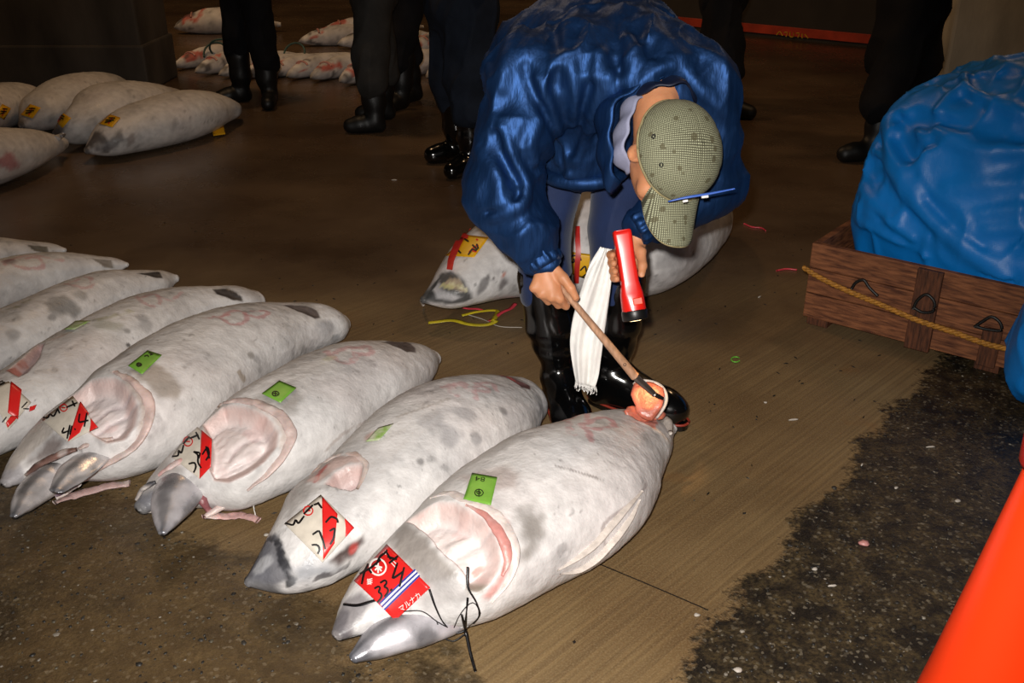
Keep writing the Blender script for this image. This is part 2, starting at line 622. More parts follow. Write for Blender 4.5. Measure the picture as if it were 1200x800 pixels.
def floor_material():
    m = bpy.data.materials.new('market_floor')
    m.use_nodes = True
    MATS['market_floor'] = m
    nt = m.node_tree
    L = nt.links.new
    N = nt.nodes.new
    b = nt.nodes['Principled BSDF']
    tc = N('ShaderNodeTexCoord')
    def noise(sc, det=6, vec=None, rough=0.6):
        n = N('ShaderNodeTexNoise')
        n.inputs['Scale'].default_value = sc
        n.inputs['Detail'].default_value = det
        n.inputs['Roughness'].default_value = rough
        L(vec or tc.outputs['Object'], n.inputs['Vector'])
        return n.outputs['Fac']
    def rng(v, a, b_, c=0.0, d=1.0):
        r = N('ShaderNodeMapRange')
        for k, x in zip(('From Min', 'From Max', 'To Min', 'To Max'), (a, b_, c, d)):
            r.inputs[k].default_value = x
        L(v, r.inputs['Value'])
        return r.outputs['Result']
    def math_(op, a, b_):
        r = N('ShaderNodeMath'); r.operation = op
        for i, x in enumerate((a, b_)):
            if isinstance(x, (int, float)):
                r.inputs[i].default_value = x
            else:
                L(x, r.inputs[i])
        return r.outputs[0]
    def mixc(f, A, B, mode='MIX'):
        r = N('ShaderNodeMix'); r.data_type = 'RGBA'; r.blend_type = mode
        if isinstance(f, float): r.inputs['Factor'].default_value = f
        else: L(f, r.inputs['Factor'])
        for k, x in (('A', A), ('B', B)):
            if isinstance(x, tuple): r.inputs[k].default_value = (*x, 1)
            else: L(x, r.inputs[k])
        return r.outputs['Result']
    def side(n, c):
        d = N('ShaderNodeVectorMath'); d.operation = 'DOT_PRODUCT'
        L(tc.outputs['Object'], d.inputs[0])
        d.inputs[1].default_value = (n[0], n[1], 0)
        return math_('SUBTRACT', d.outputs['Value'], c)
    wob = rng(noise(5, 6), 0.3, 0.7, -0.05, 0.05)
    fine = rng(noise(45, 4), 0.3, 0.7, -0.022, 0.022)
    mr = rng(math_('ADD', math_('ADD', side(RN, RC), wob), fine), -0.012, 0.018)
    wob2 = rng(noise(2.2, 6), 0.3, 0.7, -0.22, 0.22)
    ml = rng(math_('ADD', math_('ADD', side(LN, LC), wob2), fine), -0.05, 0.07)
    rough_mask = math_('MAXIMUM', mr, ml)
    # brushed slab
    mp = N('ShaderNodeMapping')
    mp.vector_type = 'TEXTURE'
    mp.inputs['Rotation'].default_value = (0, 0, math.radians(46))
    L(tc.outputs['Object'], mp.inputs['Vector'])
    mp2 = N('ShaderNodeMapping')
    mp2.inputs['Scale'].default_value = (1.2, 90, 1)
    L(mp.outputs['Vector'], mp2.inputs['Vector'])
    broom = noise(1.0, 3, mp2.outputs['Vector'])
    stain = noise(1.1, 6)
    slab = mixc(rng(stain, 0.32, 0.68), srgb(98, 72, 40), srgb(142, 118, 80))
    slab = mixc(rng(broom, 0.35, 0.65, 0.0, 0.5), slab, srgb(70, 50, 30))
    slab = mixc(rng(noise(220, 3), 0.45, 0.7, 0.0, 0.35), slab, srgb(160, 140, 105))
    rust = rng(noise(2.4, 4), 0.62, 0.72, 0, 0.45)
    slab = mixc(rust, slab, srgb(130, 84, 36))
    # beyond the worked strip the slab is soaked and brown
    sy = N('ShaderNodeSeparateXYZ')
    L(tc.outputs['Object'], sy.inputs[0])
    wet = rng(math_('ADD', sy.outputs['Y'], rng(noise(1.3, 5), 0.3, 0.7, -0.5, 0.5)), 2.9, 4.1)
    slab = mixc(wet, slab, mixc(rng(stain, 0.35, 0.65), srgb(80, 62, 46), srgb(110, 90, 69)))
    # worn strip: dark matrix with pale chips
    vo = N('ShaderNodeTexVoronoi')
    vo.inputs['Scale'].default_value = 130
    L(tc.outputs['Object'], vo.inputs['Vector'])
    sepc = N('ShaderNodeSeparateColor')
    L(vo.outputs['Color'], sepc.inputs[0])
    chip = rng(sepc.outputs[0], 0.90, 0.99)
    agg = mixc(rng(noise(14, 6), 0.4, 0.64), srgb(24, 21, 17), srgb(84, 70, 46))
    agg = mixc(rng(noise(90, 3), 0.42, 0.6, 0, 0.8), agg, srgb(22, 19, 16))
    agg = mixc(math_('MULTIPLY', chip, 0.55), agg, srgb(130, 120, 102))
    patch = rng(math_('ADD', ml, rng(noise(1.6, 5), 0.35, 0.65, -0.9, 0.1)), 0.2, 0.8, 0, 0.5)
    agg = mixc(patch, agg, srgb(104, 82, 52))
    col = mixc(rough_mask, slab, agg)
    L(col, b.inputs['Base Color'])
    rgh = rng(rough_mask, 0, 1, 0.62, 0.42)
    rgh = math_('SUBTRACT', rgh, math_('MULTIPLY', wet, rng(noise(1.7, 5), 0.3, 0.7, 0.42, 0.26)))
    L(rgh, b.inputs['Roughness'])
    b.inputs['Specular IOR Level'].default_value = 0.5
    h1 = math_('MULTIPLY', broom, math_('SUBTRACT', 1.0, rough_mask))
    h1 = math_('MULTIPLY', h1, rng(wet, 0, 1, 0.35, 0.05))
    h2 = math_('MULTIPLY', math_('ADD', noise(38, 6), math_('MULTIPLY', sepc.outputs[1], 0.5)), rough_mask)
    bp = N('ShaderNodeBump')
    bp.inputs['Strength'].default_value = 0.7
    bp.inputs['Distance'].default_value = 0.008
    L(math_('ADD', math_('ADD', h1, h2), math_('MULTIPLY', noise(150, 3), 0.12)), bp.inputs['Height'])
    L(bp.outputs['Normal'], b.inputs['Normal'])
floor_material()

V, F = box_vf((-14, -2, -0.12), (14, 20, 0.0))
struct(mk('floor', V, F, 'market_floor', smooth=False))

# joints sawn across the slab are real grooves' dark filler strips
def ground_strip(name, pts, w, m, z=0.001, parent=None, label=None):
    P = np.array([at_z(u, v, 0)[:2] for u, v in pts])
    P = resample(P, 12)
    T = np.gradient(P, axis=0)
    T /= np.linalg.norm(T, axis=1)[:, None]
    Nn = np.stack([-T[:, 1], T[:, 0]], 1) * w / 2
    V = [(x, y, z) for x, y in np.concatenate([P + Nn, P - Nn])]
    n = len(P)
    return mk(name, V, [(i, n + i, n + i + 1, i + 1) for i in range(n - 1)], m, parent, smooth=False, label=label)
struct(ground_strip('floor_joint', [(700, 660), (760, 685), (830, 715)], 0.004, 'scrap_dark'))

# pillars, far wall, ceiling
base = at_z(209, 108, 0) - np.array([0.24, 0, 0])
V, F = box_vf((base[0] - 2.6, base[1], 0), (base[0] - 0.0, base[1] + 0.7, 5.0))
V = [(x + (0.0 if z < 1 else -0.05 * (1 if x > base[0] - 1 else 0)), y, z) for x, y, z in V]
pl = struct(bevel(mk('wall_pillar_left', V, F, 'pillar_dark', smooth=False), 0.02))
# a low plinth course on the pillar
V, F = box_vf((base[0] - 2.62, base[1] - 0.02, 0), (base[0] + 0.02, base[1] + 0.72, 0.36))
struct(bevel(mk('trim_1', V, F, 'pillar_dark', pl, smooth=False), 0.015))
pr = at_y(1112, 60, 6.9)
V, F = box_vf((pr[0], 6.9, 0), (pr[0] + 1.9, 8.0, 5.0))
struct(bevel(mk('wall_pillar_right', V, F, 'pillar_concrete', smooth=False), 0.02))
w0, w1 = at_z(700, 24, 0), at_z(1120, 66, 0)
dv = (w1 - w0) / np.linalg.norm(w1 - w0)
nv_ = np.array([-dv[1], dv[0], 0])
wc = (w0 + w1) / 2 + dv * 1.0
obox('wall_right', wc + nv_ * 0.1 + np.array([0, 0, 2.5]), dv, nv_, (0, 0, 1), (3.6, 0.1, 2.5), 'wall_paint', None, 0)
struct(bpy.data.objects['wall_right'])
strip = struct(obox('trim_2', wc - nv_ * 0.012 + np.array([0, 0, 0.085]), dv, nv_, (0, 0, 1), (3.6, 0.012, 0.045), 'strip_red', None, 0.003))
V, F = box_vf((-14, 19.6, 0), (14, 20, 5.0))
struct(mk('wall_back', V, F, 'wall_paint', smooth=False))
V, F = box_vf((-14, -2, 5.0), (14, 20, 5.1))
struct(mk('ceiling', V, F, 'ceiling_dark', smooth=False))
V, F = box_vf((-14.1, -2, 0), (-14, 20, 5.0))
struct(mk('wall_left', V, F, 'wall_paint', smooth=False))
# faded yellow scribbled letters on the red kick strip
def strip_pt(u, v):
    d = ray(u, v)
    n = nv_
    p0 = wc - nv_ * 0.0255
    t = ((p0 - CAMP) @ n) / (d @ n)
    return CAMP + d * t
letters = [[(910, 41), (914, 37), (917, 42)], [(919, 38), (923, 38), (921, 43)], [(926, 37), (926, 43), (930, 43), (930, 38)],
           [(933, 39), (937, 39), (935, 44)], [(940, 39), (940, 45)], [(943, 40), (947, 45)]]
parts = []
for s in letters:
    parts.append(tube([strip_pt(*q) for q in s], 0.006, 5, 8))
V, F = merge(*parts)
mk('faded_lettering', V, F, 'tag_yellow', strip, label='faded yellow lettering on the red kick strip')

# ------------------------------------------------------------------ lofted fish
def solve_stations(pairs, k, base_z=0.0, zdrop=0.6, it=6):
    A = np.array([p[0] for p in pairs], float)
    B = np.array([p[1] for p in pairs], float)
    M = (A + B) / 2
    n = len(M)
    w = np.full(n, 0.08)
    zc = np.full(n, 0.12) + base_z
    for _ in range(it):
        C = np.array([at_z(M[i][0], M[i][1], zc[i]) for i in range(n)])
        T = np.gradient(C, axis=0)
        T[:, 2] = 0
        T /= np.linalg.norm(T, axis=1)[:, None] + 1e-9
        E = np.stack([-T[:, 1], T[:, 0], 0 * T[:, 0]], 1)
        # smooth the lateral directions
        for _s in range(2):
            E[1:-1] = E[1:-1] * 0.5 + 0.25 * (E[:-2] + E[2:])
        E /= np.linalg.norm(E, axis=1)[:, None]
        for i in range(n):
            p0 = px(C[i])
            e = 1e-3
            jt = (px(C[i] + T[i] * e) - p0) / e
            jy = (px(C[i] + E[i] * e) - p0) / e
            jz = (px(C[i] + np.array([0, 0, e])) - p0) / e
            nn = np.array([-jt[1], jt[0]])
            nn /= np.linalg.norm(nn)
            hc = abs((B[i] - A[i]) @ nn) / 2
            w[i] = hc / math.sqrt((jy @ nn) ** 2 + (k * (jz @ nn)) ** 2)
        h = k * w
        hm = h.max()
        zc = base_z + hm * (1 - zdrop) + zdrop * np.maximum(h, 0.03)
    return C, T, E, w, h

def loft(pairs, k=0.78, nx=120, nt=90, base_z=0.0, zdrop=0.6, capn=5, power=2.15, capf=(0.7, 0.7), floor=None):
    C, T, E, w, h = solve_stations(pairs, k, base_z, zdrop)
    d = np.r_[0, np.cumsum(np.linalg.norm(np.diff(C, axis=0), axis=1))]
    t = np.linspace(0, d[-1], nx)
    D = np.concatenate([C, E, w[:, None], h[:, None]], 1)
    R = catmull(d, D, t)
    Cc, Ee, Ww, Hh = R[:, :3], R[:, 3:6], np.maximum(R[:, 6], 0.003), np.maximum(R[:, 7], 0.003)
    Ee /= np.linalg.norm(Ee, axis=1)[:, None]
    # rounded caps
    def capr(i, dirn, f):
        dv_ = (Cc[i] - Cc[i + (1 if i == 0 else -1)])
        dv_ /= np.linalg.norm(dv_)
        a = np.linspace(0, 1, capn + 1)[1:]
        s = np.sqrt(np.maximum(1 - a ** 2, 0.0004))
        return [(Cc[i] + dv_ * Ww[i] * f * aa, Ee[i], Ww[i] * ss, Hh[i] * ss) for aa, ss in zip(a, s)]
    head = capr(0, -1, capf[0])[::-1]
    tail = capr(nx - 1, 1, capf[1])
    Cc = np.concatenate([[q[0] for q in head], Cc, [q[0] for q in tail]])
    Ee = np.concatenate([[q[1] for q in head], Ee, [q[1] for q in tail]])
    Ww = np.r_[[q[2] for q in head], Ww, [q[2] for q in tail]]
    Hh = np.r_[[q[3] for q in head], Hh, [q[3] for q in tail]]
    N = len(Cc)
    th = np.linspace(0, 2 * PI, nt, endpoint=False)
    ct, st = np.cos(th), np.sin(th)
    cc = np.sign(ct) * np.abs(ct) ** (2 / power)
    ss = np.sign(st) * np.abs(st) ** (2 / power)
    V = Cc[:, None] + Ee[:, None] * (Ww[:, None] * cc[None])[..., None]
    V[..., 2] = Cc[:, None, 2] + Hh[:, None] * ss[None]
    V[..., 2] = np.maximum(V[..., 2], (base_z if floor is None else floor) + 0.002)
    tt = np.linspace(0, 1, N)[:, None] * np.ones(nt)[None]
    info = dict(N=N, nt=nt, t=tt.ravel(), cos=np.tile(ct, N), sin=np.tile(st, N), C=Cc, W=Ww, H=Hh, E=Ee, len=float(d[-1]))
    # metric surface coordinates: distance along the fish, arc length round it (0 on top, seam underneath)
    sl_ = np.r_[0, np.cumsum(np.linalg.norm(np.diff(Cc, axis=0), axis=1))]
    thp = (th + PI / 2) % (2 * PI) - PI
    info['S'] = np.stack([np.repeat(sl_, nt), (thp[None] * ((Ww + Hh) / 2)[:, None]).ravel()], 1)
    nrm_ = Ee[:, None] * (cc[None] / Ww[:, None])[..., None]
    nrm_[..., 2] = ss[None] / Hh[:, None]
    info['n'] = (nrm_ / (np.linalg.norm(nrm_, axis=-1)[..., None] + 1e-9)).reshape(-1, 3)
    F = grid_faces(N, nt, True)[:, ::-1]
    F = [tuple(f) for f in F]
    F.append(tuple(range(nt)))
    F.append(tuple(range((N - 1) * nt, N * nt))[::-1])
    return V.reshape(-1, 3), F, info

def polydist(Q, poly):
    """signed distance (inside positive) of 2-D points to a polygon"""
    poly = np.asarray(poly, float)
    n = len(poly)
    ins = np.zeros(len(Q), bool)
    dm = np.full(len(Q), 1e9)
    for i in range(n):
        a, b = poly[i], poly[(i + 1) % n]
        ab = b - a
        t = np.clip(((Q - a) @ ab) / (ab @ ab + 1e-12), 0, 1)
        dm = np.minimum(dm, np.linalg.norm(Q - a - t[:, None] * ab, axis=1))
        c = ((a[1] > Q[:, 1]) != (b[1] > Q[:, 1]))
        xs = (b[0] - a[0]) * (Q[:, 1] - a[1]) / (b[1] - a[1] + 1e-12) + a[0]
        ins ^= c & (Q[:, 0] < xs)
    return np.where(ins, dm, -dm)

def linedist(Q, pl):
    dm = np.full(len(Q), 1e9)
    pl = np.asarray(pl, float)
    for a, b in zip(pl[:-1], pl[1:]):
        ab = b - a
        t = np.clip(((Q - a) @ ab) / (ab @ ab + 1e-12), 0, 1)
        dm = np.minimum(dm, np.linalg.norm(Q - a - t[:, None] * ab, axis=1))
    return dm

class Surf:
    """a lofted surface that photo pixels can be dropped onto"""
    def __init__(s, V, F, info=None):
        s.V, s.F, s.S = V, F, (info['S'] if info else None)
        s.bvh = BVHTree.FromPolygons([Vector(v) for v in V], F)
        s.zm = float(np.max(V[:, 2])) * 0.6
        s.info = info
        if info:
            q = V - CAMP
            zc = q[:, 1] * CP - q[:, 2] * SP
            s.pix = np.stack([600 + FPX * q[:, 0] / zc, 400 + FPX * (-q[:, 2] * CP - q[:, 1] * SP) / zc], 1)
            s.vis = np.nonzero((info['n'] * q).sum(1) < 0)[0]
    def near(s, u, v):
        """for a pixel just outside the outline: the closest visible point of the surface"""
        return s.vis[np.argmin(((s.pix[s.vis] - np.array([u, v])) ** 2).sum(1))]
    def hit(s, u, v, off=0.0):
        d = ray(u, v)
        d = d / np.linalg.norm(d)
        h = s.bvh.ray_cast(Vector(CAMP), Vector(d), 20)
        if h[0] is None and s.info:
            i = s.near(u, v)
            return s.V[i] + s.info['n'][i] * off
        if h[0] is None:
            p = at_z(u, v, s.zm)
            q = s.bvh.find_nearest(Vector(p))
            n = np.array(q[1])
            if n[2] < 0: n = -n
            return np.array(q[0]) + n * off
        n = np.array(h[1])
        if n @ d > 0:
            n = -n
        return np.array(h[0]) + n * off
    def hit_s(s, u, v):
        d = ray(u, v)
        h = s.bvh.ray_cast(Vector(CAMP), Vector(d / np.linalg.norm(d)), 20)
        if h[0] is None:
            return s.S[s.near(u, v)]
        f = list(s.F[h[2]])[:40]
        w = 1 / (np.linalg.norm(s.V[f] - np.array(h[0]), axis=1) + 1e-4) ** 2
        return (s.S[f] * w[:, None]).sum(0) / w.sum()
    def line_s(s, pts, n=None):
        P = resample(np.asarray(pts, float), n) if n else pts
        return np.array([s.hit_s(a, b) for a, b in P])
    def line(s, pts, off=0.0, n=None):
        P = resample(np.asarray(pts, float), n) if n else pts
        return np.array([s.hit(a, b, off) for a, b in P])

def quad_decal(sf, c, off, n=10):
    """sheet laid on a surface: corners c in photo pixels, given in order"""
    c = np.asarray(c, float)
    V = []
    for i in range(n):
        for j in range(n):
            a, b = i / (n - 1), j / (n - 1)
            q = (c[0] * (1 - a) + c[1] * a) * (1 - b) + (c[3] * (1 - a) + c[2] * a) * b
            V.append(sf.hit(q[0], q[1], off))
    V = np.array(V)
    # relax so that the sheet is smoother than the skin under it
    G = V.reshape(n, n, 3)
    F = [tuple(f) for f in grid_faces(n, n)]
    # thickness
    V2 = V + np.array([0, 0, -0.0012])
    k = n * n
    F2 = F + [tuple(i + k for i in f[::-1]) for f in F]
    ring = [i for i in range(n)] + [i * n + n - 1 for i in range(1, n)] + [(n - 1) * n + j for j in range(n - 2, -1, -1)] + [i * n for i in range(n - 2, 0, -1)]
    for a, b in zip(ring, ring[1:] + ring[:1]):
        F2.append((a, b, b + k, a + k))
    return np.concatenate([V, V2]), F2

def stroke_decal(sf, strokes, wpx, off, seg=None):
    """brush strokes laid on a surface as thin ribbons"""
    parts = []
    for s in strokes:
        s = np.asarray(s, float)
        ln = np.sum(np.linalg.norm(np.diff(s, axis=0), axis=1))
        n = seg or max(4, int(ln / 2.2))
        P = lin_resample(s, n)
        T = np.gradient(P, axis=0)
        T /= np.linalg.norm(T, axis=1)[:, None] + 1e-9
        Nn = np.stack([-T[:, 1], T[:, 0]], 1)
        ww = wpx / 2 * (0.8 + 0.35 * np.sin(np.linspace(0.4, 2.6, n)))[:, None]
        A = sf.line(P + Nn * ww, off)
        B = sf.line(P - Nn * ww, off)
        C = sf.line(P, off + 0.0004)
        V = np.concatenate([A, C, B])
        F = []
        for i in range(n - 1):
            F += [(i, n + i, n + i + 1, i + 1), (n + i, 2 * n + i, 2 * n + i + 1, n + i + 1)]
        parts.append((V, F))
    return merge(*parts)

def strokes(name, sf, lines, wpx, off, m, parent, label=None):
    for i, s in enumerate(lines):
        V, F = stroke_decal(sf, [s], wpx, off)
        mk(name, V, F, m, parent, label=label if i == 0 else None)

def text_decal(sf, body, org, ux, uy, off):
    """lettering laid on a surface: org = lower-left pixel, ux / uy = pixel vectors of one em"""
    cu = bpy.data.curves.new('t', 'FONT')
    cu.body = body
    cu.resolution_u = 2
    o = bpy.data.objects.new('t', cu)
    COL.objects.link(o)
    dg = bpy.context.evaluated_depsgraph_get()
    me = bpy.data.meshes.new_from_object(o.evaluated_get(dg))
    V2 = [np.array(org) + np.array(ux) * v.co.x + np.array(uy) * v.co.y for v in me.vertices]
    F = [tuple(p.vertices) for p in me.polygons]
    bpy.data.objects.remove(o)
    bpy.data.curves.remove(cu)
    bpy.data.meshes.remove(me)
    return np.array([sf.hit(a, b, off) for a, b in V2]), F

FROST = np.array([0.74, 0.715, 0.705])
def skin_colour(V, info, seed, dark=1.0, tan=0.5):
    n1 = fbm(V, 7, 4, seed)
    n2 = fbm(V, 30, 3, seed + 20)
    n3 = vnoise(V, 120, seed + 40)
    c = np.tile(FROST, (len(V), 1))
    g = sstep(0.48, 0.68, n1)[:, None] * 0.38 * dark
    c = c * (1 - g) + np.array([0.44, 0.425, 0.43]) * g
    g = (sstep(0.56, 0.72, n2) * sstep(0.46, 0.62, n1))[:, None] * 0.5 * dark
    c = c * (1 - g) + np.array([0.28, 0.27, 0.27]) * g
    g = (sstep(0.80, 0.95, n3) * sstep(0.5, 0.6, n2))[:, None] * 0.55 * dark
    c = c * (1 - g) + np.array([0.16, 0.15, 0.15]) * g
    # the back (dorsal side) is tan through the frost
    g = sstep(0.25, 0.95, info['cos'])[:, None] * tan * 1.35
    c = c * (1 - g) + np.array([0.46, 0.40, 0.34]) * g
    # frost streaks running along the body
    if 't' in info and 'S' in info:
        Sx = np.stack([info['S'][:, 0] * 9, info['S'][:, 1] * 60, 0 * info['t']], 1)
        st = sstep(0.55, 0.85, fbm(Sx, 1.0, 2, seed + 70))[:, None] * 0.45
        c = c * (1 - st) + np.array([0.82, 0.80, 0.79]) * st
    # pink blush in places
    g = sstep(0.5, 0.75, fbm(V, 4, 2, seed + 60))[:, None] * 0.16
    c = c * (1 - g) + np.array([0.72, 0.56, 0.53]) * g
    return c

def tuna(label, pairs, feats=(), jaw=None, collars=(), k=0.72, nx=230, nt=170, seed=0, group=None, base_z=0.0,
         skin='fish_skin', dark=1.0, tan=0.5, capf=(0.7, 0.6), name='frozen_tuna', zdrop=0.6, bumpy=1.0, snout=None):
    V, F, info = loft(pairs, k, nx, nt, base_z, zdrop, capf=capf)
    # which side is the back: cos>0 must be the first (dorsal) outline
    q = px(info['C'][len(info['C']) // 2] + info['E'][len(info['C']) // 2] * 0.05) - px(info['C'][len(info['C']) // 2])
    a, b = np.array(pairs[len(pairs) // 2][0]), np.array(pairs[len(pairs) // 2][1])
    if q @ (a - b) < 0:
        info['cos'] = -info['cos']
    sf = Surf(V, F, info)
    i0 = len(info['C']) // 2
    rt = thing(name, (info['C'][i0][0], info['C'][i0][1], base_z), label, 'fish', group)
    up = info['sin'] > -0.6
    Q = info['S']
    c = skin_colour(V, info, seed, dark, tan)
    dz = np.zeros(len(V))
    if snout:
        g = (1 - sstep(snout[0] * 0.6, snout[0], info['t'] + (fbm(V, 20, 2, seed + 77) - 0.5) * snout[0] * 0.9))[:, None] * snout[2]
        c = c * (1 - g) + np.array(snout[1]) * g
    # frozen surface lumps
    lump = (fbm(V, 9, 3, seed + 3) - 0.5) * 0.009 * bumpy + (fbm(V, 45, 2, seed + 9) - 0.5) * 0.003 * bumpy
    dz += np.where(up, lump, 0)
    for f in feats:
        kind, pts = f[0], f[1]
        col = np.array(f[2], float)
        if kind == 'poly':
            P2 = sf.line_s(pts)
            d = polydist(Q, P2) + (vnoise(V, 60, seed + 2) - 0.5) * f[4] * 0.8
            m = np.where(up, sstep(-f[4] * 0.5, f[4], d), 0)
            g = (m * f[5])[:, None]
            c = c * (1 - g) + col * g
            if f[3]:
                dz -= np.where(up, sstep(0, 0.030, d), 0) * f[3]
        elif kind == 'cavity':       # pts, colour, depth
            P2 = sf.line_s(pts)
            d = polydist(Q, P2)
            m = np.where(up, sstep(-0.003, 0.006, d), 0)
            n = fbm(V, 22, 3, seed + 11)
            cc = col[None] * (0.86 + 0.3 * (n[:, None] - 0.3))
            blood = sstep(0.62, 0.74, fbm(V, 26, 2, seed + 13))[:, None] * 0.28
            cc = cc * (1 - blood) + np.array([0.62, 0.30, 0.27]) * blood
            edge = (1 - sstep(0.002, 0.022, d))[:, None] * 0.6
            cc = cc * (1 - edge) + np.array([0.60, 0.36, 0.31]) * edge
            c = c * (1 - m[:, None]) + cc * m[:, None]
            bowl = sstep(0, 0.018, d) * f[3]
            bowl -= (fbm(V, 34, 2, seed + 15) - 0.5) * 0.009 * sstep(0.01, 0.03, d)
            dz -= np.where(up, bowl, 0)
        elif kind == 'stroke':       # pts, colour, width, strength
            P2 = sf.line_s(pts, 24)
            d = linedist(Q, P2) + (vnoise(V, 90, seed + 4) - 0.5) * f[3] * 0.5
            n = fbm(V, 40, 2, seed + 14)
            g = (np.where(up, 1 - sstep(f[3] * 0.35, f[3] * 0.65, d), 0) * f[4] * sstep(0.2, 0.5, n))[:, None]
            c = c * (1 - g) + col * g
            if len(f) > 5:
                dz += np.where(up, np.exp(-(linedist(Q, P2) / f[3]) ** 2), 0) * f[5]
        elif kind == 'blob':         # centre px, colour, radius, strength
            p = sf.hit_s(*pts)
            d = np.linalg.norm(Q - p, axis=1) + (fbm(V, 18, 3, seed + 8) - 0.5) * f[3] * 1.6
            g = (np.where(up, 1 - sstep(f[3] * 0.4, f[3], d), 0) * f[4])[:, None]
            c = c * (1 - g) + col * g
    V2 = V + info['n'] * dz[:, None]
    V2[:, 2] = np.maximum(V2[:, 2], base_z + 0.002)
    mk('body', V2, F, skin, rt, cols=c)
    for j in (jaw or ()):
        jp, jc, kw = j
        JV, JF, ji = loft(jp, kw.get('k', 0.8), 60, 48, base_z + kw.get('raise', 0.0), kw.get('zdrop', 0.9), capf=(0.7, kw.get('end', 0.5)), floor=base_z, power=kw.get('power', 1.75))
        n = fbm(JV * np.array([1, 1, 1]), 16, 3, seed + 30)
        st = np.sin(ji['cos'] * 4.2 + ji['t'] * 2.5 + n * 7) * 0.5 + 0.5
        cc = np.array(jc)[None] * (0.5 + 0.7 * sstep(0.1, 0.95, st)[:, None])
        tip = (1 - sstep(0.02, 0.22, ji['t']))[:, None] * 0.7
        cc = cc * (1 - tip) + np.array([0.10, 0.11, 0.14]) * tip
        JV = JV.copy()
        JV[:, 2] += kw.get('lift', 0.0)
        JV[:, 2] += (n - 0.5) * 0.01
        JV[:, 2] = np.maximum(JV[:, 2], base_z + 0.003)
        mk(kw.get('name', 'lower_jaw'), JV, JF, 'silver_skin', rt, cols=cc, label=kw.get('label'))
    for cl in collars:
        pts, rad, colr, kw = cl
        P = sf.line(pts, kw.get('off', 0.0), n=26) if not kw.get('z') else np.array(
            [at_z(u, v, zz) for (u, v), zz in zip(resample(pts, 26), np.interp(np.linspace(0, 1, 26), np.linspace(0, 1, len(kw['z'])), kw['z']))])
        TV, TF = tube(P, rad, 12, 60, flat=kw.get('flat', 0.7))
        n = fbm(TV, 40, 3, seed + 50)
        cc = np.array(colr)[None] * (0.75 + 0.5 * n[:, None])
        w = sstep(0.5, 0.7, fbm(TV, 25, 2, seed + 51))[:, None] * 0.6
        cc = cc * (1 - w) + np.array([0.74, 0.66, 0.62]) * w
        TV = TV + ((fbm(TV, 60, 2, seed + 52) - 0.5) * 0.008)[:, None] * np.array([0.3, 0.3, 1])
        TV[:, 2] = np.maximum(TV[:, 2], base_z + 0.002)
        mk(kw.get('name', 'gill_collar'), TV, TF, 'gill_flesh', rt, cols=cc, label=kw.get('label'))
    return rt, sf

# ------------------------------------------------------------------ the front row of tuna
PINK = (0.62, 0.29, 0.30)
CAVC = (0.88, 0.79, 0.77)
GREYB = (0.26, 0.235, 0.215)
DARKF = (0.035, 0.025, 0.022)
def zipp(Ls, Rs):
    return list(zip(Ls, Rs))
def shift(pairs, dx, dy):
    return [((a[0] + dx, a[1] + dy), (b[0] + dx, b[1] + dy)) for a, b in pairs]

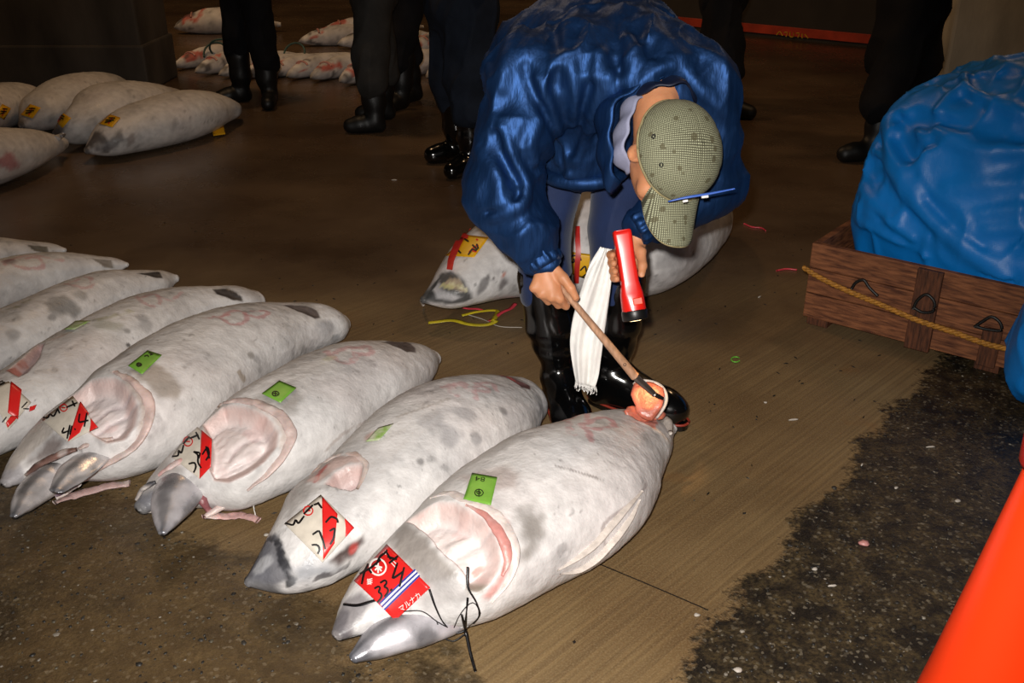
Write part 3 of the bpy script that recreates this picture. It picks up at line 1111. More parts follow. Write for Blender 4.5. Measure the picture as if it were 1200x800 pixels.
c1 = crop(600, 460, 4.445)
c2 = crop(420, 540, 4.445)
ct = crop(400, 620, 4.445)
F1 = zipp([(389, 738), (404, 695), (435, 648), (465, 615), (508, 577), (545, 546), (583, 520), (617, 498), (655, 484), (690, 477), (729, 478), (760, 489), (781, 494)],
          [(402, 748), (442, 738), (492, 730), (545, 730), (592, 714), (633, 692), (668, 675), (705, 652), (733, 622), (752, 582), (771, 545), (784, 520), (789, 508)])
cav1 = [(474, 611), (494, 598), (514, 588), (535, 588), (546, 595), (564, 605), (577, 619), (585, 637), (588, 655), (585, 670), (575, 684), (560, 694),
        (548, 690), (546, 675), (537, 664), (517, 646), (503, 630), (490, 619)]
feats1 = [
    ('poly', [(548, 590), (572, 590), (592, 605), (603, 630), (603, 655), (592, 682), (572, 706), (560, 700), (580, 682), (590, 655), (586, 632), (572, 612)], (0.62, 0.30, 0.27), -0.004, 0.01, 0.9),
    ('poly', [(600, 596), (625, 590), (640, 610), (635, 640), (618, 660), (604, 660), (608, 630)], GREYB, 0, 0.03, 0.9),
    ('poly', [(455, 625), (474, 611), (490, 619), (517, 646), (545, 676), (500, 690), (465, 660)], (0.26, 0.225, 0.20), 0, 0.015, 0.85),
    ('poly', [(500, 660), (546, 680), (556, 700), (500, 715), (470, 700)], (0.38, 0.35, 0.34), 0, 0.02, 0.7),
    ('poly', [(535, 560), (590, 545), (610, 555), (605, 575), (560, 580)], (0.42, 0.33, 0.30), 0, 0.015, 0.55),
    ('poly', [(389, 740), (400, 705), (425, 690), (440, 705), (420, 730), (402, 750)], (0.20, 0.18, 0.19), 0, 0.012, 0.8),
    ('poly', [(386, 742), (396, 712), (412, 716), (404, 735), (410, 748), (398, 755)], (0.13, 0.12, 0.13), 0, 0.008, 0.85),
    ('stroke', [(404, 700), (420, 675), (440, 650)], (0.40, 0.36, 0.33), 0.02, 0.5),
    ('cavity', cav1, CAVC, 0.050),
    ('stroke', c2([(415, 435), (460, 365), (530, 315), (600, 295)]), (0.52, 0.46, 0.45), 0.010, 0.7, -0.006),
    ('stroke', c2([(470, 475), (540, 425), (640, 375), (690, 360)]), (0.62, 0.54, 0.53), 0.012, 0.6, -0.006),
    ('stroke', c2([(440, 400), (500, 345), (580, 310)]), (0.85, 0.80, 0.78), 0.012, 0.6, 0.006),
    ('blob', c2([(672, 545)])[0], (0.58, 0.20, 0.16), 0.022, 0.7),
    ('poly', c2([(560, 650), (600, 630), (680, 640), (650, 690), (570, 700)]), (0.22, 0.19, 0.14), 0.02, 0.008, 0.8),
    ('stroke', c1([(500, 840), (480, 690), (560, 620), (640, 560), (700, 480)]), (0.30, 0.24, 0.23), 0.010, 0.6),
    ('stroke', c1([(230, 385), (340, 410), (480, 455)]), (0.18, 0.15, 0.14), 0.006, 0.7),
    ('stroke', c1([(255, 130), (290, 150), (300, 190), (325, 212)]), PINK, 0.017, 0.75),
    ('stroke', c1([(290, 140), (390, 115), (385, 150), (360, 165), (400, 200), (410, 245)]), PINK, 0.017, 0.75),
    ('stroke', c1([(390, 160), (420, 140), (470, 130), (520, 145), (535, 165), (500, 180), (440, 185), (395, 180)]), PINK, 0.015, 0.75),
    ('poly', [(737, 478), (760, 486), (772, 495), (768, 503), (745, 492), (728, 482)], (0.70, 0.24, 0.18), 0.012, 0.006, 0.9),
]
jaw1 = [([((411, 764), (420, 776)), ((438, 727), (455, 771)), ((468, 712), (490, 761)), ((508, 706), (528, 747)), ((548, 700), (570, 725)), ((582, 693), (598, 711))],
         (0.50, 0.48, 0.51), dict(zdrop=0.85, **{'raise': 0.02}))]
col1 = [([(505, 583), (525, 577), (548, 586), (573, 597), (592, 615), (602, 640), (601, 663), (592, 684), (575, 705)],
         [0.006, 0.012, 0.013, 0.013, 0.014, 0.013, 0.010, 0.006], (0.76, 0.66, 0.62), dict(flat=0.30)),
        ([(546, 592), (566, 601), (582, 618), (592, 638), (594, 658), (588, 675)], [0.004, 0.011, 0.014, 0.012, 0.004], (0.62, 0.27, 0.24), dict(flat=0.5, name='gill_edge', label='raw red inner edge of the gill opening'))]
fish1, sf1 = tuna('frozen tuna with red tag reading 33.4 whose tail is being probed with the hook', F1, feats1, jaw1, col1, seed=1,
                  group='frozen tuna laid side by side in the row', capf=(0.6, 0.9), nx=300, nt=220, snout=(0.045, (0.17, 0.15, 0.15), 0.85))
# pale strip of mouth lining between the snout and the jaw
V, F = tube([at_z(396, 742, 0.05), at_z(412, 738, 0.05), at_z(440, 722, 0.055)], [0.006, 0.02, 0.012], 10, 20, flat=0.6)
mk('mouth_lining', V, F, 'bone_white', fish1)
V, F = tube(sf1.line([(403, 708), (420, 709), (437, 704), (452, 700)], 0.001), [0.004, 0.005, 0.003], 8, 20, flat=0.5)
mk('mouth_edge', V, F, 'string_black', fish1)
# belly flap left by the gutting cut
V, F = tube(np.array([sf1.hit(u, v, 0.002) for u, v in [(652, 668), (672, 655), (692, 640), (712, 618), (732, 596), (752, 575)]]), [0.003, 0.011, 0.013, 0.012, 0.008, 0.003], 12, 40, flat=0.28)
mk('belly_flap', V, F, 'bone_white', fish1, label='pale lip of the gutting cut along the belly')
V, F = tube(np.array([sf1.hit(u, v, 0.001) for u, v in [(655, 672), (675, 668), (695, 656), (716, 634), (735, 610), (750, 585)]]), [0.002, 0.012, 0.014, 0.014, 0.010, 0.002], 12, 40, flat=0.28)
mk('belly_flap', V, F, 'bone_white', fish1, label='pale lip of the gutting cut along the belly')
# red tag
quad = [ct([(75, 275)])[0], ct([(245, 85)])[0], ct([(468, 300)])[0], ct([(280, 465)])[0]]
V, F = quad_decal(sf1, quad, 0.006, 14)
tg = mk('auction_tag', V, F, 'tag_red', fish1, label='red paper auction tag reading 33.4 with blue and white stripes')
ang = np.linspace(0, 2 * PI, 22)
strokes('emblem_line', sf1, [ct([(200 + 42 * math.cos(a), 205 + 42 * math.sin(a)) for a in ang]), ct([(200, 178), (200, 236)]), ct([(178, 198), (222, 208)]), ct([(184, 222), (200, 205), (218, 226)])], 1.9, 0.0072, 'ink_white', tg)
st = []
for kx in (148, 158):
    st.append(ct([(kx - 2, 266), (kx + 4, 296)]))
for ky in (270, 280, 290):
    st.append(ct([(142, ky + 4), (170, ky - 6)]))
st += [ct([(228, 130), (250, 128)]), ct([(240, 118), (240, 142)]), ct([(268, 182), (292, 206)]), ct([(278, 172), (298, 190)])]
strokes('small_print_line', sf1, st, 0.9, 0.0072, 'ink_white', tg)
Sa, Ea, O = np.array([203, 388.]), np.array([393, 213.]), np.array([23, 28.])
for i, (mm) in enumerate(('ink_blue', 'ink_white', 'ink_blue', 'ink_white', 'ink_blue')):
    a, b = Sa + O * i / 4, Ea + O * i / 4
    V, F = stroke_decal(sf1, [ct([tuple(a), tuple((a + b) / 2), tuple(b)])], 2.0, 0.0070 + 0.0001 * i, 14)
    mk('stripe', V, F, mm, tg)
V, F = text_decal(sf1, 'マルナカ', ct([(312, 424)])[0], np.array([24.5, -17.5]) * 1.15 / 4.445, np.array([-17.5, -24.5]) * 1.15 / 4.445, 0.0075)
mk('lettering', V, F, 'ink_white', tg)
hand = [[(180, 316), (205, 300), (213, 315), (196, 334), (216, 336), (218, 357), (192, 384)], [(210, 287), (238, 268), (247, 285), (226, 307), (247, 307), (253, 327), (230, 354)],
        [(262, 324), (272, 314)], [(302, 182), (282, 240), (272, 264), (300, 248), (332, 224)], [(337, 203), (325, 245), (310, 302)],
        [(116, 296), (130, 235), (152, 190)], [(108, 243), (160, 215), (216, 168)], [(150, 215), (168, 238)], [(192, 195), (212, 152), (242, 132), (250, 118)], [(246, 130), (268, 168)],
        [(250, 152), (300, 166)], [(258, 186), (306, 148)]]
strokes('brush_stroke', sf1, [ct(h) for h in hand], 2.3, 0.0082, 'ink_black', tg)
# green sticker 84
quad = c2([(595, 70), (725, 92), (690, 237), (550, 205)])
V, F = quad_decal(sf1, quad, 0.005, 10)
sk = mk('sticker', V, F, 'sticker_green', fish1, label='green numbered sticker reading 84 upside down')
V, F = text_decal(sf1, '84', c2([(666, 97)])[0], np.array([-62, -8]) / 4.445 * 0.86, np.array([-8, 40]) / 4.445 * 0.86, 0.0064)
mk('number', V, F, 'ink_black', sk)
strokes('emblem_line', sf1, [c2([(630 + 23 * math.cos(a), 176 + 19 * math.sin(a)) for a in ang]), c2([(630, 160), (630, 192)]), c2([(618, 170), (642, 170), (642, 182), (618, 182), (618, 170)])], 1.1, 0.0064, 'ink_black', sk)
# black string tied through the gill
def air_line(pts, zs, n=24):
    P = resample(np.asarray(pts, float), n)
    z = np.interp(np.linspace(0, 1, n), np.linspace(0, 1, len(zs)), zs)
    return np.array([at_z(a, b, zz) for (a, b), zz in zip(P, z)])
strs = [([(548, 664), (549, 690), (558, 705), (562, 722), (555, 730)], 0.0028), ([(548, 700), (546, 725), (545, 745)], 0.0024), ([(541, 720), (546, 740), (550, 760), (557, 786)], 0.0034),
        ([(503, 690), (512, 715), (520, 730), (535, 742), (545, 738)], 0.0026), ([(473, 716), (495, 716), (512, 728), (530, 738)], 0.0016), ([(548, 735), (562, 720), (555, 705), (540, 718), (532, 735)], 0.0014), ([(512, 728), (518, 745), (530, 751), (545, 742)], 0.0016)]
sp_ = []
for s_, r_ in strs:
    P = []
    for u, v in resample(np.asarray(s_, float), 22):
        h_ = sf1.bvh.ray_cast(Vector(CAMP), Vector(ray(u, v)), 20)[0]
        jo = fish1.children
        P.append(np.array(h_) if h_ is not None else at_z(u, v, max(0.004, 0.09 * (1 - (v - 690) / 90))))
    P = np.array(P)
    for _ in range(2):
        P[1:-1] = (P[:-2] + P[1:-1] * 2 + P[2:]) / 4
    P = P - np.array([ray(u, v) for u, v in resample(np.asarray(s_, float), 22)]) * 0.012
    sp_.append(tube(P, r_, 6, 30, flat=0.6))
V, F = merge(*sp_)
mk('string', V, F, 'string_black', fish1, label='black string knotted through the gill')
# tail: cut wrist, lifted flap of flesh with a rim of skin
tp = at_z(762, 470, 0.17)
def slab_poly(pts_px, y, thick, nrm=None):
    P = np.array([at_y(u, v, y) for u, v in pts_px])
    return P
def lens_slab(cen, au, av, an, ru, rv, th, n=20, rings=5, seed=0, notch=None):
    """thick rounded slice: centre, in-plane axes, normal"""
    V = [cen + an * th * 0.5]
    th_ = np.linspace(0, 2 * PI, n, endpoint=False)
    prof = [(0.5, 0.55), (0.85, 0.5), (1.0, 0.2), (1.0, -0.2), (0.85, -0.5), (0.5, -0.55)]
    for r, z in prof:
        for a in th_:
            w = 1 + 0.10 * math.sin(3 * a + seed) + 0.05 * math.sin(7 * a)
            V.append(cen + au * ru * r * w * math.cos(a) + av * rv * r * w * math.sin(a) + an * (th * z + 0.010 * (r * math.cos(a)) ** 2))
    V.append(cen - an * th * 0.55)
    F = [(0, 1 + j, 1 + (j + 1) % n) for j in range(n)]
    for i in range(len(prof) - 1):
        for j in range(n):
            F.append((1 + i * n + j, 1 + (i + 1) * n + j, 1 + (i + 1) * n + (j + 1) % n, 1 + i * n + (j + 1) % n))
    e = len(V) - 1
    b0 = 1 + (len(prof) - 1) * n
    F += [(e, b0 + (j + 1) % n, b0 + j) for j in range(n)]
    return np.array(V), F
YT = float(sf1.hit(765, 492)[1])
cen = at_y(759, 468, YT + 0.01)
vn = -ray(759, 468)
vn = vn / np.linalg.norm(vn)
nrm = np.array([-0.15, -0.62, 0.75]); nrm /= np.linalg.norm(nrm)
au = np.array([1.0, 0, 0.2]); au -= nrm * (au @ nrm); au /= np.linalg.norm(au)
av = np.cross(nrm, au)
V, F = lens_slab(cen, au, av, nrm, 0.043, 0.056, 0.020, seed=1.0)
flap = mk('tail_flap', V, F, 'raw_flesh', fish1, label='lifted pink flap of flesh glowing in the torch light')
rim = [cen + au * 0.047 * math.cos(a) * (1 + 0.08 * math.sin(3 * a + 1)) + av * 0.060 * math.sin(a) * (1 + 0.08 * math.sin(3 * a + 1)) - nrm * 0.002 for a in np.linspace(-1.3, 2.2, 24)]
V, F = tube(rim, [0.003, 0.0055, 0.0055, 0.003], 8, 40)
mk('skin_rim', V, F, 'bone_white', flap)
cen2 = sf1.hit(752, 487, 0.004)
V, F = lens_slab(cen2, np.array([0.93, 0.3, -0.2]), np.array([-0.3, 0.6, 0.74]), np.array([0.3, -0.7, 0.64]), 0.062, 0.022, 0.016, seed=2.0)
mk('tail_cut', V, F, 'raw_flesh', fish1, label='wet pink cut at the tail stump')
V, F = tube([sf1.hit(776, 487, 0.004), sf1.hit(780, 496, 0.006), sf1.hit(784, 508, 0.004)], [0.012, 0.014, 0.006], 10, 16)
mk('tail_bone', V, F, 'bone_white', fish1, label='pale bone end at the tail stump')

# --- second fish
c3 = crop(400, 420, 4.446)
cw = crop(280, 530, 4.705)
F2 = zipp([(285, 676), (300, 642), (318, 612), (334, 580), (365, 555), (397, 525), (430, 493), (468, 462), (505, 447), (545, 441), (585, 441), (613, 446), (631, 460)],
          [(298, 686), (345, 691), (385, 681), (425, 662), (465, 645), (500, 622), (535, 597), (565, 572), (592, 547), (612, 522), (625, 500), (634, 485), (638, 474)])
feats2 = [
    ('poly', cw([(20, 700), (60, 620), (160, 460), (215, 450), (260, 560), (300, 690), (180, 740)]), (0.13, 0.13, 0.15), 0, 0.01, 0.85),
    ('poly', cw([(75, 650), (120, 580), (185, 560), (190, 600), (130, 670), (90, 680)]), (0.42, 0.42, 0.44), 0, 0.006, 0.8),
    ('stroke', cw([(20, 690), (90, 560), (190, 470), (240, 590), (290, 720)]), (0.02, 0.02, 0.025), 0.016, 0.9),
    ('poly', cw([(300, 735), (300, 640), (390, 560), (460, 600), (500, 600), (560, 640), (440, 700)]), (0.33, 0.34, 0.37), 0, 0.02, 0.8),
    ('poly', cw([(240, 380), (270, 210), (360, 170), (480, 190), (420, 240), (270, 390)]), (0.34, 0.31, 0.29), 0, 0.015, 0.75),
    ('poly', cw([(500, 600), (560, 530), (620, 495), (690, 450), (692, 500), (640, 580), (545, 625)]), (0.06, 0.03, 0.025), 0.006, 0.012, 0.92),
    ('blob', cw([(632, 540)])[0], (0.45, 0.06, 0.05), 0.018, 0.9),
    ('stroke', cw([(430, 690), (520, 665), (600, 620)]), (0.05, 0.04, 0.045), 0.012, 0.8),
    ('cavity', cw([(470, 175), (520, 110), (600, 70), (680, 65), (695, 100), (660, 190), (620, 210), (560, 200)]), (0.66, 0.55, 0.54), 0.045),
    ('poly', cw([(370, 165), (430, 90), (520, 30), (660, 20), (690, 62), (600, 66), (520, 105), (440, 175)]), (0.50, 0.34, 0.30), -0.003, 0.01, 0.8),
    ('stroke', cw([(420, 160), (450, 115), (490, 75)]), (0.45, 0.08, 0.07), 0.012, 0.8),
    ('poly', c3([(800, 85), (850, 83), (930, 118), (985, 148), (984, 166), (940, 152), (890, 118)]), (0.10, 0.03, 0.03), 0.008, 0.006, 0.95),
    ('stroke', c3([(800, 84), (850, 88), (920, 122)]), (0.40, 0.07, 0.07), 0.010, 0.9),
    ('stroke', c3([(530, 150), (580, 140), (575, 180), (600, 190)]), PINK, 0.016, 0.5),
    ('stroke', c3([(580, 140), (640, 130), (650, 160), (690, 170), (700, 205)]), PINK, 0.016, 0.5),
    ('stroke', c3([(690, 150), (740, 140), (770, 165), (710, 165)]), PINK, 0.014, 0.5),
    ('stroke', c3([(700, 130), (790, 130), (810, 165)]), PINK, 0.014, 0.5),
    ('blob', c3([(560, 390)])[0], (0.30, 0.29, 0.30), 0.05, 0.6), ('blob', c3([(480, 320)])[0], (0.32, 0.31, 0.32), 0.04, 0.5),
    ('blob', c3([(700, 415)])[0], (0.24, 0.23, 0.24), 0.025, 0.6), ('blob', c3([(850, 275)])[0], (0.16, 0.15, 0.15), 0.02, 0.7),
    ('blob', c3([(415, 540)])[0], (0.14, 0.13, 0.13), 0.014, 0.7), ('blob', c3([(650, 290)])[0], (0.3, 0.29, 0.3), 0.04, 0.5),
    ('blob', c3([(150, 410)])[0], (0.50, 0.30, 0.24), 0.03, 0.7),
    ('stroke', c3([(290, 310), (420, 260), (560, 215)]), (0.34, 0.29, 0.25), 0.008, 0.5),
]
col2 = [(cw([(372, 168), (440, 85), (530, 25), (650, 15), (698, 60), (690, 120), (650, 205)]), [0.004, 0.009, 0.010, 0.008, 0.004], (0.62, 0.46, 0.41), dict(flat=0.30))]
fish2, sf2 = tuna('frozen tuna with closed black snout, dark bruise and white tag, between two gaping ones', F2, feats2, None, col2, seed=2,
                  group='frozen tuna laid side by side in the row', dark=1.2, nx=280, nt=200, snout=(0.075, (0.09, 0.09, 0.10), 0.85))

def white_tag(sf, fish, cr, corners, band, corner, circ, words, number, wpx=2.2, label=None):
    V, F = quad_decal(sf, cr(corners), 0.0055, 12)
    t = mk('auction_tag', V, F, 'tag_white', fish, label=label)
    V, F = quad_decal(sf, cr(band), 0.0062, 10)
    mk('red_band', V, F, 'tag_red', t)
    K = np.array(corners, float)
    corner = [tuple(K[2]), tuple(K[2] + (K[1] - K[2]) * 0.28), tuple(K[2] + (K[1] + K[3] - 2 * K[2]) * 0.13), tuple(K[2] + (K[3] - K[2]) * 0.28)]
    V, F = quad_decal(sf, cr(corner), 0.0062, 6)
    mk('red_corner', V, F, 'tag_red', t)
    cx, cy, r = circ
    a_ = np.linspace(0, 2 * PI, 18)
    strokes('emblem_line', sf, [cr([(cx + r * math.cos(a), cy + r * math.sin(a)) for a in a_]), cr([(cx - r * .5, cy), (cx + r * .5, cy)])], wpx * 0.7, 0.0068, 'ink_red', t)
    strokes('brush_stroke', sf, [cr(s) for s in words + number], wpx, 0.0078, 'ink_black', t)
    return t
white_tag(sf2, fish2, cw, [(258, 398), (455, 240), (632, 415), (460, 602)], [(462, 250), (545, 345), (525, 500), (463, 590)], [(585, 395), (632, 408), (630, 440), (585, 440)],
          (388, 330, 26), [[(266, 398), (310, 412), (322, 375), (335, 405), (368, 360)], [(365, 350), (400, 315), (415, 300)], [(418, 300), (450, 290)], [(440, 285), (462, 318)]],
          [[(405, 515), (435, 510), (450, 535), (435, 560)], [(410, 460), (445, 435), (465, 490), (475, 535)], [(480, 395), (510, 360), (545, 375), (545, 395)], [(500, 440), (530, 420), (520, 480), (500, 510)]],
          label='white auction tag with a red band and black brush writing')
V, F = quad_decal(sf2, c3([(130, 440), (195, 368), (275, 345), (200, 432)]), 0.0055, 8)
mk('sticker', V, F, 'sticker_green_frosted', fish2, label='green sticker half hidden by frost')

# --- third fish
c4 = crop(250, 340, 4.444)
cx3 = crop(140, 380, 2.308)
cj3 = crop(150, 470, 4.705)
F3 = zipp([(160, 588), (175, 560), (197, 527), (222, 503), (253, 478), (290, 452), (322, 434), (355, 417), (390, 404), (425, 400), (460, 399), (488, 401), (503, 408)],
          [(174, 600), (200, 594), (242, 592), (290, 592), (328, 577), (362, 563), (395, 540), (425, 512), (455, 490), (478, 470), (490, 456), (503, 438), (509, 428)])
feats3 = [
    ('poly', [(158, 592), (172, 572), (186, 575), (186, 605), (176, 605)], (0.16, 0.16, 0.18), 0, 0.01, 0.85),
    ('poly', cj3([(80, 500), (200, 320), (310, 370), (300, 400), (190, 440), (100, 520)]), (0.36, 0.33, 0.31), 0, 0.015, 0.7),
    ('poly', c4([(200, 590), (260, 520), (340, 470), (430, 500), (470, 560), (440, 640), (380, 650), (300, 600)]), GREYB, 0, 0.02, 0.7),
    ('cavity', cx3([(215, 258), (280, 222), (345, 220), (400, 245), (432, 290), (428, 330), (395, 372), (350, 405), (295, 430), (255, 425), (240, 390), (238, 330)]), (0.82, 0.72, 0.70), 0.050),
    ('stroke', cx3([(300, 335), (318, 298), (365, 275), (415, 283)]), (0.56, 0.46, 0.46), 0.010, 0.7, -0.006),
    ('stroke', cx3([(290, 390), (340, 360), (400, 330)]), (0.66, 0.56, 0.55), 0.012, 0.5, -0.005),
    ('poly', cx3([(330, 210), (400, 225), (450, 262), (462, 300), (438, 350), (428, 335), (436, 295), (405, 248), (350, 222)]), (0.60, 0.48, 0.42), -0.003, 0.01, 0.75),
    ('poly', c4([(870, 265), (1000, 262), (1050, 300), (1056, 328), (1010, 322), (930, 287)]), (0.09, 0.06, 0.055), 0.008, 0.006, 0.9),
    ('stroke', c4([(590, 320), (620, 345), (660, 370), (720, 370), (740, 345), (730, 300), (660, 310), (630, 330)]), PINK, 0.018, 0.55),
    ('stroke', c4([(730, 310), (820, 300), (825, 320), (760, 330)]), PINK, 0.018, 0.55),
    ('stroke', c4([(570, 375), (620, 350)]), (0.58, 0.55, 0.35), 0.02, 0.5),
    ('stroke', cx3([(560, 340), (600, 300), (660, 265), (720, 225)]), (0.45, 0.38, 0.35), 0.010, 0.6),
]
jaw3 = [(zipp([(187, 618), (181, 597), (181, 574), (188, 557), (204, 547), (226, 543)], [(195, 630), (214, 613), (230, 597), (241, 582), (248, 566), (254, 552)]),
         (0.58, 0.55, 0.57), dict(k=0.62, zdrop=0.5, end=0.15, **{'raise': 0.055}))]
col3 = [(cx3([(262, 218), (330, 205), (400, 225), (448, 258), (464, 298), (446, 345), (405, 398), (345, 450)]), [0.006, 0.013, 0.015, 0.016, 0.015, 0.005], (0.70, 0.54, 0.50), dict(flat=0.42)),
        ([(300, 566), (272, 586), (252, 598), (240, 605)], [0.014, 0.013, 0.011, 0.008], (0.70, 0.50, 0.47), dict(z=[0.09, 0.075, 0.06, 0.05], name='gill_strut')),
        ([(238, 604), (262, 605), (285, 604), (303, 609)], [0.010, 0.014, 0.013, 0.012], (0.62, 0.38, 0.36), dict(z=[0.05, 0.03, 0.02, 0.02], flat=0.35, name='gill_flap', label='torn pink gill flap lying on the floor')),
        ([(240, 545), (250, 560), (262, 578)], [0.012, 0.014, 0.010], (0.80, 0.72, 0.66), dict(z=[0.13, 0.115, 0.10], name='gill_bone')),
        ([(296, 582), (297, 592), (299, 604)], [0.0015, 0.0015, 0.0015], (0.75, 0.7, 0.66), dict(z=[0.08, 0.05, 0.025], name='skin_thread')),
        ([(186, 556), (197, 548), (212, 541), (228, 539)], [0.005, 0.009, 0.010, 0.006], (0.62, 0.36, 0.34), dict(z=[0.13, 0.15, 0.16, 0.16], name='jaw_tissue')),
        ([(232, 572), (238, 586), (246, 600)], [0.010, 0.014, 0.008], (0.30, 0.10, 0.11), dict(z=[0.11, 0.085, 0.05], name='jaw_tissue', label='dark red tissue at the jaw joint')),
        ([(160, 584), (168, 572), (182, 565)], [0.006, 0.009, 0.006], (0.05, 0.05, 0.06), dict(z=[0.09, 0.12, 0.13], name='snout_edge'))]
fish3, sf3 = tuna('frozen tuna with gaping gill and wrinkled white tag, third from the hooked one', F3, feats3, jaw3, col3, seed=3,
                  group='frozen tuna laid side by side in the row', nx=280, nt=200, snout=(0.06, (0.09, 0.09, 0.10), 0.85))
V, F = tube([at_z(167, 596, 0.05), at_z(178, 596, 0.06), at_z(184, 575, 0.09)], [0.006, 0.016, 0.010], 10, 16, flat=0.6)
mk('mouth_lining', V, F, 'bone_white', fish3)
white_tag(sf3, fish3, cj3, [(248, 312), (375, 135), (470, 225), (402, 425)], [(412, 165), (470, 215), (465, 360), (402, 425)], [(485, 300), (522, 350), (500, 360), (478, 350)],
          (340, 230, 26), [[(255, 312), (290, 310), (290, 275), (305, 300), (318, 250)], [(315, 245), (350, 205)], [(350, 215), (400, 195)], [(385, 180), (405, 220)]],
          [[(345, 350), (380, 340), (388, 365), (372, 395)], [(372, 285), (400, 300), (395, 340), (415, 370)], [(375, 285), (410, 290), (400, 320)], [(420, 300), (450, 255), (460, 300), (440, 330)], [(440, 255), (460, 320)]], wpx=2.0,
          label='wrinkled white auction tag with a red band and black brush writing')
V, F = quad_decal(sf3, c4([(255, 545), (345, 478), (432, 515), (350, 592)]), 0.0055, 8)
sk = mk('sticker', V, F, 'sticker_green', fish3, label='green square sticker with a round black emblem')
strokes('emblem_line', sf3, [c4([(325 + 20 * math.cos(a), 548 + 14 * math.sin(a)) for a in ang]), c4([(325, 536), (325, 560)]), c4([(312, 546), (338, 550)])], 1.2, 0.0066, 'ink_black', sk)

# --- fourth fish
c5 = crop(0, 270, 2.162)
cl = crop(0, 270, 3.75)
cj4 = crop(0, 440, 4.445)
cn4 = crop(0, 400, 5.714)
F4 = zipp([(3, 560), (22, 524), (48, 486), (76, 462), (106, 439), (139, 418), (171, 396), (208, 378), (254, 365), (301, 360), (342, 357), (378, 357), (394, 364)],
          [(12, 570), (44, 562), (92, 560), (148, 557), (192, 543), (232, 520), (262, 492), (297, 462), (335, 436), (365, 415), (386, 405), (396, 399), (401, 390)])
feats4 = [
    ('poly', cj4([(0, 520), (40, 440), (110, 460), (110, 560), (60, 620), (0, 600)]), (0.42, 0.40, 0.42), 0, 0.01, 0.7),
    ('poly', cj4([(110, 470), (180, 400), (280, 300), (360, 330), (300, 410), (200, 470)]), (0.14, 0.10, 0.09), 0, 0.02, 0.8),
    ('poly', cj4([(20, 500), (130, 330), (240, 210), (290, 290), (180, 400), (70, 500)]), (0.52, 0.45, 0.39), 0, 0.01, 0.7),
    ('poly', cl([(560, 620), (640, 560), (760, 640), (810, 690), (780, 745), (690, 745), (640, 680)]), (0.34, 0.28, 0.23), 0, 0.012, 0.75),
    ('cavity', c5([(168, 422), (230, 380), (295, 372), (335, 405), (352, 445), (345, 492), (318, 530), (270, 540), (225, 512), (190, 470)]), (0.80, 0.71, 0.70), 0.050),
    ('stroke', c5([(235, 450), (275, 415), (325, 410)]), (0.52, 0.44, 0.45), 0.010, 0.7, -0.006),
    ('stroke', c5([(250, 490), (300, 455), (345, 440)]), (0.52, 0.44, 0.45), 0.010, 0.6, -0.005),
    ('poly', c5([(280, 360), (335, 378), (380, 430), (372, 492), (345, 530), (350, 490), (352, 440), (330, 402)]), (0.46, 0.34, 0.28), -0.003, 0.01, 0.75),
    ('poly', c4([(350, 75), (480, 80), (540, 105), (562, 145), (530, 152), (430, 107)]), (0.08, 0.055, 0.05), 0.008, 0.006, 0.92),
    ('stroke', c4([(0, 135), (45, 150), (90, 175), (150, 170), (175, 150), (165, 120), (90, 110), (45, 140)]), PINK, 0.014, 0.65),
    ('stroke', c4([(165, 125), (260, 135), (285, 115), (200, 105)]), PINK, 0.014, 0.65),
    ('stroke', cl([(900, 385), (960, 380), (1000, 370)]), PINK, 0.014, 0.6),
    ('stroke', c4([(130, 430), (155, 465)]), (0.36, 0.28, 0.20), 0.018, 0.7),
    ('blob', c4([(600, 190)])[0], (0.28, 0.27, 0.28), 0.05, 0.55), ('blob', c4([(640, 250)])[0], (0.22, 0.23, 0.24), 0.03, 0.6),
    ('blob', c4([(470, 310)])[0], (0.30, 0.29, 0.29), 0.03, 0.6), ('blob', c4([(195, 340)])[0], (0.2, 0.18, 0.16), 0.018, 0.7),
    ('stroke', c4([(100, 570), (160, 520), (240, 470)]), (0.20, 0.17, 0.15), 0.012, 0.6),
]
jaw4 = [(zipp([(14, 600), (22, 572), (34, 555), (50, 543), (68, 536), (84, 530)], [(21, 608), (44, 597), (62, 584), (78, 570), (88, 558), (98, 546)]), (0.64, 0.60, 0.60), dict(k=0.62, zdrop=0.5, end=0.15, **{'raise': 0.05})),
        (zipp([(64, 566), (76, 542), (98, 524), (122, 514), (136, 512)], [(72, 580), (98, 566), (120, 546), (134, 530), (142, 520)]), (0.74, 0.70, 0.70), dict(k=0.35, zdrop=0.5, end=0.3, **{'raise': 0.11}, name='gill_plate', label='silvery gill plate folded forward'))]
